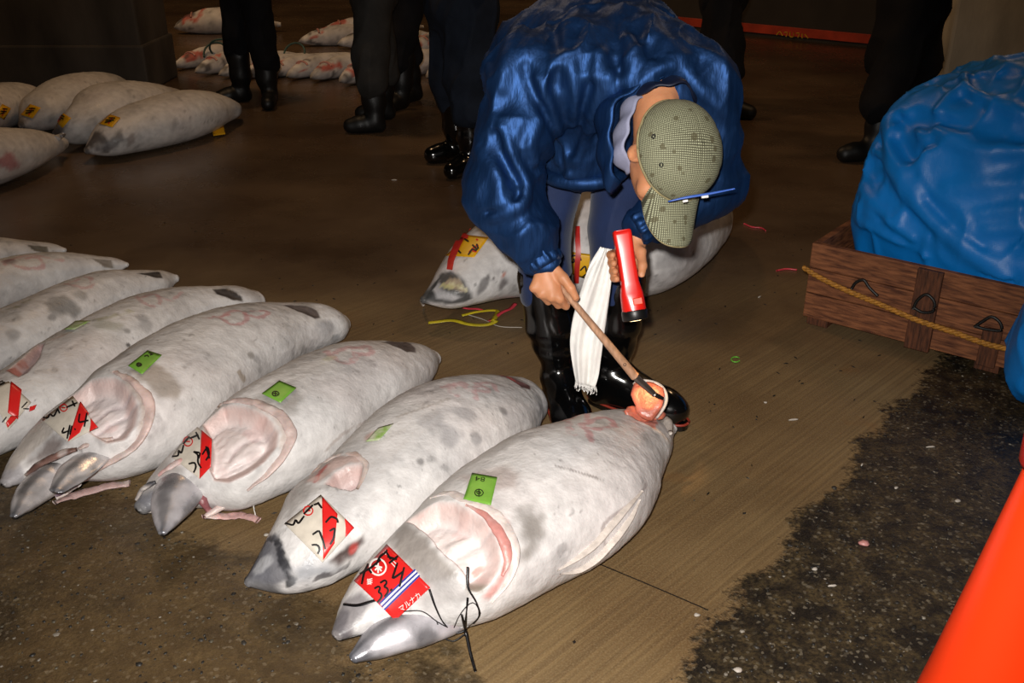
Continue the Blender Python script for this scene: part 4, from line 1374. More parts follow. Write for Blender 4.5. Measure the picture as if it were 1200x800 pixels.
col4 = [(c5([(290, 358), (340, 385), (376, 432), (372, 490), (338, 548), (268, 592), (200, 640)]), [0.008, 0.014, 0.016, 0.017, 0.016, 0.014], (0.66, 0.49, 0.45), dict(flat=0.42)),
        ([(92, 566), (75, 578), (66, 583)], [0.012, 0.010, 0.008], (0.72, 0.6, 0.56), dict(z=[0.09, 0.06, 0.05], name='gill_strut')),
        ([(64, 588), (95, 578), (125, 570), (152, 566)], [0.010, 0.016, 0.016, 0.014], (0.50, 0.34, 0.32), dict(z=[0.04, 0.025, 0.02, 0.02], flat=0.35, name='gill_flap', label='torn pink gill flap lying on the floor')),
        ([(30, 556), (48, 543), (68, 533), (90, 526)], [0.006, 0.012, 0.013, 0.008], (0.20, 0.11, 0.09), dict(z=[0.10, 0.135, 0.155, 0.165], name='jaw_tissue', label='dark red tissue at the jaw joint')),
        ([(92, 526), (110, 518), (132, 514)], [0.006, 0.009, 0.006], (0.64, 0.50, 0.46), dict(z=[0.165, 0.17, 0.165], name='jaw_tissue')),
        ([(66, 580), (88, 566), (108, 552), (122, 544)], [0.008, 0.012, 0.012, 0.006], (0.26, 0.16, 0.22), dict(z=[0.06, 0.09, 0.11, 0.12], name='jaw_tissue'))]
fish4, sf4 = tuna('frozen tuna with gaping gill and grey tag reading 41.4 in black brush', F4, feats4, jaw4, col4, seed=4,
                  group='frozen tuna laid side by side in the row', nx=280, nt=200, snout=(0.05, (0.24, 0.22, 0.22), 0.8))
white_tag(sf4, fish4, cj4, [(225, 235), (385, 112), (515, 270), (362, 345)], [(425, 140), (468, 200), (425, 295), (362, 342)], [(480, 240), (518, 272), (515, 285), (478, 280)],
          (340, 175, 20), [[(235, 225), (262, 232), (270, 205), (290, 225), (312, 180)], [(310, 180), (322, 205)], [(355, 175), (412, 150)], [(385, 140), (400, 170)]],
          [[(345, 275), (330, 305), (365, 292)], [(375, 262), (360, 330)], [(385, 265), (375, 310)], [(398, 285), (404, 280)], [(425, 205), (418, 250), (470, 238)], [(462, 200), (448, 270)]], wpx=1.9,
          label='grey auction tag with a red band reading 41.4')
V, F = quad_decal(sf4, cl([(565, 600), (650, 533), (712, 553), (625, 637)]), 0.0055, 8)
sk = mk('sticker', V, F, 'sticker_green', fish4, label='green sticker with small black marks')
strokes('emblem_line', sf4, [cl([(612 + 13 * math.cos(a), 598 + 9 * math.sin(a)) for a in ang]), cl([(605, 596), (620, 600)]), cl([(635, 562), (650, 555), (655, 565)]), cl([(660, 556), (675, 550)]), cl([(655, 545), (668, 548)])], 1.5, 0.0066, 'ink_black', sk)

# --- fifth to eighth fish, running out of the picture on the left
F5 = zipp([(-98, 520), (-72, 490), (-45, 465), (-20, 448), (5, 432), (40, 407), (77, 385), (107, 369), (145, 353), (187, 342), (232, 338), (276, 336), (294, 339)],
          [(-84, 552), (-40, 548), (5, 530), (45, 512), (85, 490), (120, 468), (155, 444), (185, 424), (215, 404), (245, 388), (272, 378), (294, 369), (303, 362)])
feats5 = [
    ('poly', [(-100, 540), (-90, 515), (-70, 520), (-60, 545), (-80, 555)], (0.12, 0.12, 0.13), 0, 0.02, 0.8),
    ('cavity', cn4([(40, 195), (150, 110), (250, 15), (300, 10), (275, 95), (190, 205), (125, 238), (80, 215)]), (0.36, 0.28, 0.30), 0.030),
    ('stroke', cn4([(60, 190), (110, 155), (150, 120)]), (0.35, 0.10, 0.07), 0.016, 0.8),
    ('poly', cl([(930, 258), (1000, 255), (1065, 290), (1067, 314), (1020, 306), (950, 277)]), DARKF, 0.008, 0.006, 0.95),
    ('stroke', cl([(600, 290), (640, 325), (680, 335), (705, 310), (690, 285), (620, 295)]), PINK, 0.014, 0.5),
    ('stroke', cl([(700, 290), (750, 305), (800, 270)]), PINK, 0.014, 0.45),
    ('blob', cl([(567, 500)])[0], (0.05, 0.045, 0.045), 0.012, 0.85), ('blob', cl([(480, 420)])[0], (0.35, 0.36, 0.30), 0.05, 0.6),
    ('blob', cl([(640, 420)])[0], (0.34, 0.33, 0.33), 0.04, 0.6), ('blob', cl([(620, 385)])[0], (0.34, 0.33, 0.33), 0.03, 0.6),
    ('blob', cl([(560, 440)])[0], (0.24, 0.23, 0.22), 0.016, 0.7),
    ('stroke', cl([(420, 395), (480, 380), (570, 355)]), (0.42, 0.40, 0.20), 0.02, 0.45),
    ('stroke', cl([(230, 480), (280, 455), (380, 410)]), (0.42, 0.28, 0.22), 0.016, 0.5),
]
fish5, sf5 = tuna('frozen tuna with narrow slit gill and torn white red tag beside the 41.4 tuna', F5, feats5, None, (), seed=5,
                  group='frozen tuna laid side by side in the row', nx=230, nt=160, dark=1.1)
V, F = quad_decal(sf5, cn4([(-80, 330), (60, 275), (205, 410), (50, 590)]), 0.005, 12)
tg = mk('auction_tag', V, F, 'tag_white', fish5, label='torn white auction tag with red bands')
V, F = quad_decal(sf5, cn4([(75, 275), (145, 330), (115, 520), (50, 480)]), 0.0062, 8)
mk('red_band', V, F, 'tag_red', tg)
V, F = quad_decal(sf5, cn4([(195, 440), (240, 425), (225, 455), (190, 470)]), 0.0062, 5)
mk('red_corner', V, F, 'tag_red', tg)
V, F = quad_decal(sf5, cn4([(35, 545), (70, 500), (120, 500), (45, 575)]), 0.0062, 5)
mk('red_corner', V, F, 'tag_red', tg)
strokes('brush_stroke', sf5, [cn4([(-10, 290), (30, 275), (20, 300)]), cn4([(0, 300), (40, 285)]), cn4([(140, 450), (180, 410)]), cn4([(150, 455), (190, 455)]), cn4([(10, 545), (40, 510)])], 1.3, 0.0075, 'ink_black', tg)
V, F = quad_decal(sf5, cl([(285, 440), (335, 402), (400, 402), (330, 440)]), 0.0055, 6)
mk('sticker', V, F, 'sticker_green_frosted', fish5, label='green sticker half hidden by frost')

F6 = zipp([(-160, 452), (-125, 425), (-85, 405), (-40, 383), (0, 363), (40, 346), (75, 331), (105, 322), (140, 319), (170, 318), (190, 319), (203, 322)],
          [(-145, 475), (-80, 472), (-30, 457), (20, 437), (60, 417), (95, 397), (125, 380), (155, 364), (178, 352), (195, 343), (205, 335), (210, 330)])
feats6 = [('poly', cl([(600, 187), (700, 178), (716, 212), (690, 210)]), DARKF, 0.006, 0.006, 0.95),
          ('stroke', cl([(290, 235), (340, 245), (380, 252), (405, 240), (398, 208), (310, 225)]), PINK, 0.016, 0.5),
          ('blob', cl([(270, 325)])[0], (0.20, 0.20, 0.20), 0.07, 0.75), ('blob', cl([(350, 285)])[0], (0.30, 0.29, 0.28), 0.035, 0.6),
          ('blob', cl([(230, 380)])[0], (0.22, 0.21, 0.21), 0.016, 0.7), ('blob', cl([(60, 455)])[0], (0.3, 0.29, 0.29), 0.03, 0.6),
          ('stroke', cl([(20, 355), (90, 325), (160, 290)]), (0.30, 0.28, 0.14), 0.02, 0.5)]
tuna('frozen tuna with large sooty smudge on its flank beside the slit gill one', F6, feats6, seed=6, group='frozen tuna laid side by side in the row', nx=180, nt=120, dark=1.1)
F7 = zipp([(-200, 392), (-170, 368), (-130, 347), (-90, 328), (-50, 315), (-10, 306), (27, 299), (55, 298), (85, 300), (112, 303), (132, 304), (145, 307)],
          [(-185, 410), (-140, 415), (-90, 403), (-50, 388), (-10, 372), (30, 357), (65, 344), (95, 335), (120, 327), (138, 321), (147, 317), (152, 313)])
feats7 = [('poly', cl([(400, 122), (490, 130), (502, 167), (455, 162)]), (0.16, 0.13, 0.10), 0.006, 0.006, 0.8),
          ('stroke', cl([(20, 150), (60, 155), (140, 168), (190, 155), (180, 130), (60, 130)]), PINK, 0.018, 0.6),
          ('stroke', cl([(20, 140), (110, 110), (270, 130)]), PINK, 0.018, 0.5),
          ('blob', cl([(40, 140)])[0], (0.12, 0.05, 0.05), 0.03, 0.6)]
tuna('frozen tuna with long pink paint loop, second to last in the row', F7, feats7, seed=7, group='frozen tuna laid side by side in the row', nx=160, nt=110, dark=0.8)
F8 = shift(F7, -73, -17)
feats8 = [('poly', cl([(115, 62), (210, 68), (216, 104), (150, 92)]), (0.09, 0.08, 0.06), 0.006, 0.006, 0.9)]
tuna('frozen tuna at the far end of the row, mostly behind its neighbour', F8, feats8, seed=8, group='frozen tuna laid side by side in the row', nx=140, nt=90, dark=0.8)

# --- the tuna lying behind the man
cb = crop(490, 240, 5.0)
cg = crop(600, 270, 8.0)
F9 = zipp([(494, 346), (507, 326), (527, 298), (556, 267), (590, 243), (630, 226), (670, 215), (710, 209), (745, 208), (780, 211), (810, 218), (831, 230), (842, 242)],
          [(499, 355), (527, 360), (556, 356), (593, 348), (632, 345), (675, 346), (715, 348), (755, 345), (785, 331), (812, 308), (830, 288), (841, 268), (845, 256)])
feats9 = [
    ('poly', cb([(30, 560), (70, 480), (130, 400), (190, 385), (250, 420), (300, 480), (320, 545), (300, 560), (200, 585), (110, 580)]), (0.05, 0.05, 0.05), 0.0, 0.01, 0.92),
    ('poly', cb([(80, 500), (120, 445), (135, 490), (200, 520), (260, 540), (200, 565), (110, 550)]), (0.55, 0.53, 0.54), 0, 0.006, 0.9),
    ('poly', cb([(140, 465), (180, 425), (240, 430), (285, 500), (260, 515), (190, 490)]), (0.42, 0.32, 0.22), 0.012, 0.006, 0.95),
    ('stroke', cb([(190, 455), (240, 475), (280, 500)]), (0.62, 0.56, 0.34), 0.012, 0.9), ('stroke', cb([(140, 470), (200, 485)]), (0.55, 0.50, 0.25), 0.012, 0.9),
    ('blob', cb([(390, 455)])[0], (0.13, 0.12, 0.12), 0.035, 0.8), ('blob', cb([(410, 415)])[0], (0.13, 0.12, 0.12), 0.02, 0.8), ('blob', cb([(490, 465)])[0], (0.10, 0.08, 0.08), 0.035, 0.8),
    ('blob', cb([(500, 410)])[0], (0.5, 0.16, 0.10), 0.016, 0.8), ('blob', cb([(440, 430)])[0], (0.12, 0.11, 0.11), 0.014, 0.8),
    ('blob', (812, 297), (0.12, 0.10, 0.10), 0.012, 0.8), ('blob', (795, 300), (0.30, 0.29, 0.29), 0.08, 0.5),
]
fish9, sf9 = tuna('frozen tuna with black-rimmed head and yellow tags lying behind the bending man', F9, feats9, seed=9, nx=200, nt=150, dark=1.2, snout=(0.05, (0.04, 0.04, 0.04), 0.9))
V, F = quad_decal(sf9, cb([(165, 300), (290, 180), (415, 195), (330, 310)]), 0.004, 10)
tg = mk('auction_tag', V, F, 'tag_yellow', fish9, label='yellow auction tag with red and black brush writing')
strokes('brush_stroke', sf9, [cb([(225, 260), (255, 290)]), cb([(275, 205), (300, 222)]), cb([(295, 300), (320, 265), (345, 275)]), cb([(320, 240), (350, 270)]), cb([(345, 235), (355, 265)])], 2.0, 0.0060, 'ink_black', tg)
strokes('red_brush_stroke', sf9, [cb([(300, 285), (330, 255), (355, 240)]), cb([(345, 215), (350, 205)]), cb([(310, 270), (345, 280)])], 2.2, 0.0055, 'ink_red', tg)
V, F = stroke_decal(sf9, [cb([(300, 140), (265, 190), (235, 250), (200, 330), (190, 390)])], 6.5, 0.010, 20)
mk('ribbon', V, F, 'ribbon_red', fish9, label='red plastic ribbon tied round the head')
V, F = stroke_decal(sf9, [cb([(265, 190), (300, 200)])], 4.5, 0.010, 6)
mk('ribbon', V, F, 'ribbon_red', fish9)
V, F = quad_decal(sf9, cg([(565, 200), (740, 222), (700, 450), (528, 395)]), 0.004, 10)
tg = mk('auction_tag', V, F, 'tag_yellow', fish9, label='second yellow auction tag seen between the boots')
strokes('brush_stroke', sf9, [cg([(550, 240), (600, 230)]), cg([(545, 290), (590, 300), (580, 260)]), cg([(640, 250), (650, 280)]), cg([(640, 370), (690, 320), (700, 390)]), cg([(660, 430), (700, 400)])], 1.8, 0.0060, 'ink_black', tg)
V, F = stroke_decal(sf9, [cg([(620, -30), (618, 100), (625, 200), (610, 350), (605, 480)])], 5.5, 0.010, 20)
mk('ribbon', V, F, 'ribbon_red', fish9, label='dark red ribbon hanging over the tag')
V, F = tube([at_z(494, 351, 0.07), at_z(494, 354, 0.03), at_z(496, 357, 0.01)], 0.006, 8, 10)
mk('snout_tip', V, F, 'bone_white', fish9)
def floor_ribbon(name, pts_, w, m, label, cat='ribbon', amp=0.006, grp=None):
    P2 = resample(np.array([at_z(u, v, 0.0)[:2] for u, v in pts_]), 30)
    T = np.gradient(P2, axis=0); T /= np.linalg.norm(T, axis=1)[:, None] + 1e-9
    Nn = np.stack([-T[:, 1], T[:, 0]], 1)
    z = 0.004 + amp * (0.5 + 0.5 * np.sin(np.linspace(0, 9, 30) + w * 900))
    V = []
    for sgn in (-1, 0, 1):
        V.append(np.concatenate([P2 + Nn * w / 2 * sgn, (z + (0.003 if sgn == 0 else 0))[:, None]], 1))
    V = np.concatenate(V)
    n = 30
    F = [(i, n + i, n + i + 1, i + 1) for i in range(n - 1)] + [(n + i, 2 * n + i, 2 * n + i + 1, n + i + 1) for i in range(n - 1)]
    o = mk(name, V, F, m)
    md = o.modifiers.new('thick', 'SOLIDIFY'); md.thickness = 0.0012
    return tag(o, label, cat, grp)
floor_ribbon('plastic_ribbon', cb([(60, 695), (200, 690), (300, 707), (440, 700), (455, 690)]), 0.026, 'ribbon_yellow', 'long yellow plastic ribbon on the floor by the tuna head')
floor_ribbon('plastic_ribbon', cb([(255, 655), (350, 640), (465, 628), (455, 660), (440, 695)]), 0.020, 'ribbon_yellow', 'short bent yellow plastic ribbon on the floor by the tuna head')
floor_ribbon('plastic_ribbon', cb([(200, 590), (240, 605), (300, 615), (380, 630)]), 0.014, 'ribbon_pink', 'pink plastic ribbon under the tuna mouth')
floor_ribbon('plastic_ribbon', cb([(415, 692), (480, 650), (530, 622), (570, 588)]), 0.018, 'ribbon_pink', 'pink plastic ribbon knotted by the black boot')
V, F = tube([at_z(*q, 0.003) for q in cb([(280, 640), (380, 670), (480, 712), (610, 718)])], 0.0018, 6, 24)
tag(mk('thin_string', V, F, 'scrap_white'), 'thin pale string on the floor by the black boot', 'string')

# ------------------------------------------------------------------ tuna further back on the left
BROWN = 0.9
def far_tag(sf, fish, corners, lab='yellow auction tag'):
    V, F = quad_decal(sf, corners, 0.006, 7)
    t = mk('auction_tag', V, F, 'tag_yellow', fish, label=lab)
    c = np.asarray(corners, float)
    ss = []
    for a, b in (((0.2, 0.3), (0.45, 0.65)), ((0.4, 0.2), (0.6, 0.75)), ((0.65, 0.25), (0.8, 0.7)), ((0.15, 0.6), (0.8, 0.45))):
        f = lambda p: tuple((c[0] * (1 - p[0]) + c[1] * p[0]) * (1 - p[1]) + (c[3] * (1 - p[0]) + c[2] * p[0]) * p[1])
        ss.append([f(a), f(b)])
    strokes('brush_stroke', sf, ss[:3], 1.3, 0.010, 'ink_black', t)
    strokes('red_brush_stroke', sf, ss[3:], 1.3, 0.009, 'ink_red', t)
cq = crop(0, 0, 3.637)
G1 = zipp([(99, 172), (104, 154), (129, 132), (165, 118), (192, 110), (214, 107), (240, 111), (262, 117), (274, 122)],
          [(106, 180), (132, 181), (165, 177), (192, 172), (220, 165), (247, 155), (266, 144), (276, 138), (279, 132)])
f, s_ = tuna('frozen tuna with yellow tag, its blunt tail beside a yellow paper scrap', G1, [
    ('poly', cq([(360, 650), (365, 590), (400, 545), (450, 580), (470, 640), (450, 660)]), (0.06, 0.05, 0.05), 0, 0.015, 0.85),
    ('poly', cq([(390, 620), (410, 600), (445, 620), (430, 645)]), (0.40, 0.37, 0.36), 0, 0.01, 0.8),
    ('blob', cq([(500, 600)])[0], (0.10, 0.09, 0.09), 0.07, 0.8), ('blob', cq([(560, 590)])[0], (0.2, 0.14, 0.12), 0.04, 0.6)], seed=21, nx=90, nt=64, tan=0.8, snout=(0.06, (0.06, 0.05, 0.05), 0.85), group='tuna lying by the pillar')
far_tag(s_, f, cq([(425, 530), (470, 490), (515, 505), (480, 545)]))
G2 = zipp([(60, 150), (70, 128), (85, 113), (105, 101), (130, 97), (155, 99), (180, 103), (200, 106), (213, 109)],
          [(72, 160), (95, 168), (122, 165), (148, 160), (172, 152), (192, 142), (206, 130), (214, 121), (217, 115)])
f, s_ = tuna('frozen tuna squeezed between two others by the concrete pillar', G2, [('poly', cq([(200, 560), (230, 500), (280, 540), (270, 600)]), (0.05, 0.04, 0.04), 0, 0.02, 0.8)], seed=22, nx=90, nt=64, tan=0.8, snout=(0.06, (0.06, 0.05, 0.05), 0.85), group='tuna lying by the pillar', base_z=0.0)
far_tag(s_, f, cq([(215, 500), (245, 465), (305, 505), (270, 545)]))
G3 = zipp([(20, 142), (27, 120), (40, 105), (60, 93), (85, 88), (110, 89), (135, 95), (153, 100), (164, 104)],
          [(32, 150), (52, 152), (77, 147), (102, 140), (127, 130), (147, 120), (158, 113), (165, 110), (167, 108)])
f, s_ = tuna('frozen tuna lying closest to the foot of the concrete pillar', G3, [], seed=23, nx=90, nt=64, tan=0.8, snout=(0.06, (0.06, 0.05, 0.05), 0.85), group='tuna lying by the pillar')
far_tag(s_, f, cq([(90, 490), (130, 445), (175, 460), (140, 505)]))
G4 = zipp([(-85, 175), (-60, 152), (-30, 146), (0, 145), (20, 147), (36, 150), (55, 156), (68, 160)], [(-80, 205), (-55, 225), (-25, 222), (5, 212), (28, 202), (48, 191), (64, 182), (74, 175)])
f, s_ = tuna('frozen tuna with forked tail stump and red stain in front of the pillar group', G4, [('blob', (11, 190), (0.5, 0.10, 0.12), 0.06, 0.7)], seed=24, nx=90, nt=64, tan=0.8, snout=(0.06, (0.06, 0.05, 0.05), 0.85))
V, F = tube([s_.hit(66, 162), at_z(71, 159, 0.16), at_z(74, 156, 0.19)], [0.03, 0.022, 0.008], 8, 10, flat=0.5)
mk('tail_stump', V, F, 'fish_skin_far', f, cols=np.tile(FROST, (len(V), 1)))
G5 = shift(G3, -98, 12)
f, s_ = tuna('frozen tuna with yellow tag on its flank, outermost of the group by the pillar', G5, [], seed=25, nx=80, nt=56, tan=0.8, snout=(0.06, (0.06, 0.05, 0.05), 0.85), group='tuna lying by the pillar')
far_tag(s_, f, [(-6, 134), (2, 122), (12, 127), (4, 140)])
V, F = quad_decal(type('P', (), {'hit': staticmethod(lambda u, v, off=0: at_z(u, v, 0.012 + 0.03 * max(0, (158 - v)) / 10))})(), [(249, 152), (262, 147), (264, 157), (250, 159)], 0, 5)
tag(mk('paper_scrap', V, F, 'tag_yellow'), 'crumpled yellow paper scrap on the floor by a tuna tail', 'scrap')

# ------------------------------------------------------------------ the far row under the standing people
def far_fish(u, v, ang, L, wd, lab, grp, seed, redmark=True, zb=0.0):
    p = at_z(u, v, zb)
    a = math.radians(ang)
    d = np.array([math.cos(a), math.sin(a), 0])
    e = np.array([-d[1], d[0], 0])
    nx, nt = 40, 28
    t = np.linspace(0, 1, nx)
    w = np.interp(t, [0, 0.03, 0.12, 0.3, 0.45, 0.7, 0.9, 1.0], [0.02, 0.28, 0.62, 0.95, 1.0, 0.75, 0.30, 0.16]) * wd / 2
    th = np.linspace(0, 2 * PI, nt, endpoint=False)
    C = p + d * (t * L)[:, None]
    V = C[:, None] + e * (w[:, None] * np.cos(th))[..., None]
    hh = 0.85 * w
    V[..., 2] = np.maximum(zb + 0.85 * wd / 2 * 0.9 * (0.5 + 0.5 * (w / w.max()))[:, None] + hh[:, None] * np.sin(th), zb + 0.003)
    F = [tuple(f)[::-1] for f in grid_faces(nx, nt, True)] + [tuple(range(nt)), tuple(range((nx - 1) * nt, nx * nt))[::-1]]
    V = V.reshape(-1, 3)
    info = dict(cos=np.tile(np.cos(th), nx))
    c = skin_colour(V, info, seed, 1.3, 0.4)
    tt = np.repeat(t, nt)
    sn = np.tile(np.sin(th), nx)
    if redmark:
        m = (sstep(0.55, 0.7, vnoise(V, 16, seed)) * (tt > 0.10) * (tt < 0.32) * (sn > 0.1))[:, None] * 0.85
        c = c * (1 - m) + np.array([0.55, 0.08, 0.05]) * m
        m = (sstep(0.6, 0.7, vnoise(V, 14, seed + 3)) * (tt > 0.04) * (tt < 0.25))[:, None] * 0.8
        c = c * (1 - m) + np.array([0.05, 0.045, 0.05]) * m
    m = (1 - sstep(0.01, 0.05, tt))[:, None] * 0.8
    c = c * (1 - m) + np.array([0.08, 0.07, 0.07]) * m
    r = thing('frozen_tuna', (p[0], p[1], zb), lab, 'fish', grp)
    mk('body', V, F, 'fish_skin_far', r, cols=c)
    # cut gill edge on the upper side of the head
    q = [np.array(V.reshape(nx, nt, 3)[7, j]) + np.array([0, 0, 0.004]) for j in range(3, nt // 2 - 2)]
    tv, tf = tube(q, 0.010, 6, 14)
    mk('gill_collar', tv, tf, 'gill_flesh', r, cols=np.tile([0.6, 0.3, 0.26], (len(tv), 1)))
    return r
fr = 'far row of frozen tuna behind the standing people'
lab_f = 'frozen tuna in the far row, its red-marked head towards the aisle'
for i, (u, v, ang, wd) in enumerate([(204, 84, 60, 0.21), (229, 91, 60, 0.22), (257, 94, 60, 0.21), (283, 95, 60, 0.19), (308, 95, 60, 0.19), (336, 96, 60, 0.21), (364, 98, 60, 0.22), (398, 103, 60, 0.24), (455, 96, 60, 0.25), (500, 98, 60, 0.24)]):
    far_fish(u, v, ang, 1.15, wd, lab_f, fr, 40 + i)
lab_b = 'frozen tuna in the second far row behind the first one'
for i, (u, v, ang, wd) in enumerate([(350, 55, 20, 0.25), (395, 58, 20, 0.25), (376, 43, 20, 0.24), (478, 66, 50, 0.25), (545, 72, 40, 0.25), (205, 40, 10, 0.34)]):
    far_fish(u, v, ang, 1.15, wd, lab_b, 'second far row of frozen tuna', 60 + i)
# loops of blue-green strapping lying on the far row
for i, (u, v, r, tilt) in enumerate([(252, 62, 0.10, 0.4), (262, 58, 0.12, -0.3), (345, 62, 0.09, 0.5)]):
    c0 = at_y(u, v, 9.0)
    pts_ = [c0 + np.array([r * math.cos(a), 0.05 * math.sin(a) * tilt * 4, r * 0.8 * math.sin(a)]) for a in np.linspace(-0.4, PI + 0.4, 18)]
    V, F = tube(pts_, 0.009, 6, 30)
    tag(mk('strap_loop', V, F, 'twine_blue'), 'dark strap loop standing up from the far row of tuna', 'strap', 'strap loops on the far tuna')

# ------------------------------------------------------------------ the man bending over the tail
def nrmz(v):
    v = np.asarray(v, float)
    return v / np.linalg.norm(v)
PELV = np.array([0.235, 2.85, 0.86])
MIDB = np.array([0.245, 2.74, 1.07])
CHST = np.array([0.285, 2.52, 1.075])
NECK = at_y(768, 100, 2.42)
S_R, E_R, W_R = at_y(622, 92, 2.50), at_y(588, 222, 2.42), at_y(636, 303, 2.345)
S_L, E_L, W_L = at_y(822, 100, 2.45), at_y(834, 218, 2.47), at_y(752, 264, 2.415)
K_R, K_L = at_y(638, 322, 2.71), at_y(724, 322, 2.72)
A_R, A_L = at_z(657, 452, 0.09), at_z(716, 446, 0.09)
H_R, H_L = np.array([0.15, 2.83, 0.83]), np.array([0.32, 2.83, 0.83])
TOE_R, TOE_L = at_z(672, 500, 0.035), at_z(788, 486, 0.035)
HC = at_y(791, 180, 2.24)                     # centre of the skull
tocam = nrmz(CAMP - HC)
h_up = nrmz(tocam + np.array([0.80, 0, 0.26]))
h_f = np.array([-0.02, -0.30, -1.0])
h_f = nrmz(h_f - h_up * (h_f @ h_up))
h_s = np.cross(h_f, h_up)                     # his right-hand side is -h_s or +h_s; symmetric anyway
HR = np.stack([h_s, h_f, h_up])
def hp(s, f, u):
    return HC + h_s * s + h_f * f + h_up * u

man = thing('person', ((A_R + A_L)[0] / 2, (A_R + A_L)[1] / 2, 0), 'person in shiny blue jacket and olive cap bending over a tuna with hook and torch', 'person')

# --- continuous body with hands and head
b = SDF((-0.12, 2.05, 0.0), (0.68, 3.05, 1.32), 0.0042)
side = np.array([1.0, 0.05, 0])
b.cap(PELV, MIDB, 0.12, 0.11, 0.04, sq=(side, 1.3))
b.cap(MIDB, CHST, 0.11, 0.115, 0.04, sq=(side, 1.35))
b.chain([CHST, NECK], [0.10, 0.058], 0.05)
for hip, kn, an, toe in ((H_R, K_R, A_R, TOE_R), (H_L, K_L, A_L, TOE_L)):
    b.chain([hip, kn, an], [0.078, 0.052, 0.034], 0.03)
    b.cap(an + np.array([0, 0, -0.045]), toe, 0.032, 0.026, 0.03)
for sh, el, wr in ((S_R, E_R, W_R), (S_L, E_L, W_L)):
    b.cap(CHST + (sh - CHST) * 0.5, sh, 0.075, 0.055, 0.05)
    b.chain([sh, el, wr], [0.052, 0.042, 0.027], 0.02)
# head
b.cap(NECK, hp(0, -0.02, -0.06), 0.056, 0.056, 0.03)
b.ell(HC, (0.082, 0.097, 0.088), HR, 0.02)
b.ell(hp(0, 0.028, -0.072), (0.060, 0.070, 0.062), HR, 0.035)
b.ell(hp(0, 0.070, -0.098), (0.030, 0.028, 0.024), HR, 0.025)          # chin
b.ell(hp(0, 0.104, -0.045), (0.015, 0.018, 0.026), HR, 0.012)          # nose
b.ell(hp(0, 0.086, -0.012), (0.05, 0.02, 0.010), HR, 0.015)            # brow
for sg in (-1, 1):
    b.ell(hp(sg * 0.032, 0.100, -0.030), (0.013, 0.008, 0.008), HR, 0.008, op='sub')
    b.ell(hp(sg * 0.045, 0.075, -0.055), (0.026, 0.022, 0.024), HR, 0.02)  # cheek
    b.ell(hp(sg * 0.084, -0.006, -0.034), (0.015, 0.022, 0.032), HR, 0.006)  # ear
    b.ell(hp(sg * 0.097, 0.000, -0.032), (0.007, 0.011, 0.018), HR, 0.004, op='sub')
b.ell(hp(0, 0.098, -0.078), (0.024, 0.006, 0.003), HR, 0.004, op='sub')    # mouth line
b.ell(hp(0, 0.096, -0.085), (0.020, 0.008, 0.006), HR, 0.006)
# right hand, back of the hand to the camera, closed round the handle
W2 = at_y(640, 312, 2.335)
kn = [at_y(656, 350, 2.295), at_y(646, 348, 2.295), at_y(635, 344, 2.30), at_y(626, 337, 2.31)]
for i, q in enumerate(kn):
    b.cap(W2 + (q - W2) * 0.12, q, 0.019, 0.0125, 0.012)
b.cap(at_y(640, 322, 2.33), at_y(645, 336, 2.315), 0.022, 0.020, 0.015)
fl_ = [0.040, 0.043, 0.040, 0.034]
for i, q in enumerate(kn):
    d1 = nrmz(np.array([0.45, 0.55, -0.75]))
    p1 = q + d1 * fl_[i]
    d2 = nrmz(np.array([0.25, 1.0, 0.35]))
    p2 = p1 + d2 * fl_[i] * 0.68
    p3 = p2 + nrmz(np.array([-0.5, 0.3, 0.9])) * fl_[i] * 0.5
    b.chain([q, p1, p2, p3], [0.0115, 0.0100, 0.0090, 0.0078], 0.004)
b.chain([at_y(648, 314, 2.325), at_y(660, 326, 2.305), at_y(669, 338, 2.290), at_y(675, 349, 2.285)], [0.017, 0.0135, 0.0115, 0.0095], 0.006)
# left hand behind the torch
W3 = at_y(750, 268, 2.42)
T0, T1 = at_y(729, 275, 2.375), at_y(744.5, 372, 2.300)
tdir = nrmz(T1 - T0)
tlat = nrmz(np.cross(tdir, np.array([0, -1, 0.2])))
tfr = np.cross(tlat, tdir)
if tfr[1] > 0:
    tfr = -tfr                                    # towards the camera
if tlat[0] < 0:
    tlat = -tlat
b.cap(W3, T0 + tdir * 0.075 - tfr * 0.040 + tlat * 0.012, 0.026, 0.027, 0.015)
for i, (s0, ln) in enumerate(((0.045, 1.0), (0.066, 1.05), (0.087, 1.0), (0.106, 0.85))):
    c0 = T0 + tdir * s0
    p0 = c0 - tfr * 0.036 + tlat * 0.006
    p1 = c0 - tfr * 0.032 - tlat * 0.026
    p2 = c0 - tfr * 0.004 - tlat * 0.037
    p3 = c0 + tfr * 0.013 - tlat * 0.033 + tdir * 0.002
    b.chain([p0, p1, p2, p3], [0.013, 0.0115, 0.0102, 0.0085], 0.004)
b.chain([T0 + tdir * 0.03 - tfr * 0.034 + tlat * 0.024, T0 + tdir * 0.052 - tfr * 0.010 + tlat * 0.040, T0 + tdir * 0.085 + tfr * 0.010 + tlat * 0.038, T0 + tdir * 0.106 + tfr * 0.020 + tlat * 0.031],
        [0.019, 0.0145, 0.0115, 0.0095], 0.006)
b.displace(lambda P: (fbm(P, 60, 2, 5) - 0.5) * 0.0025, 0.02)
V, F = b.mesh()
mk('body', V, F, 'skin', man)
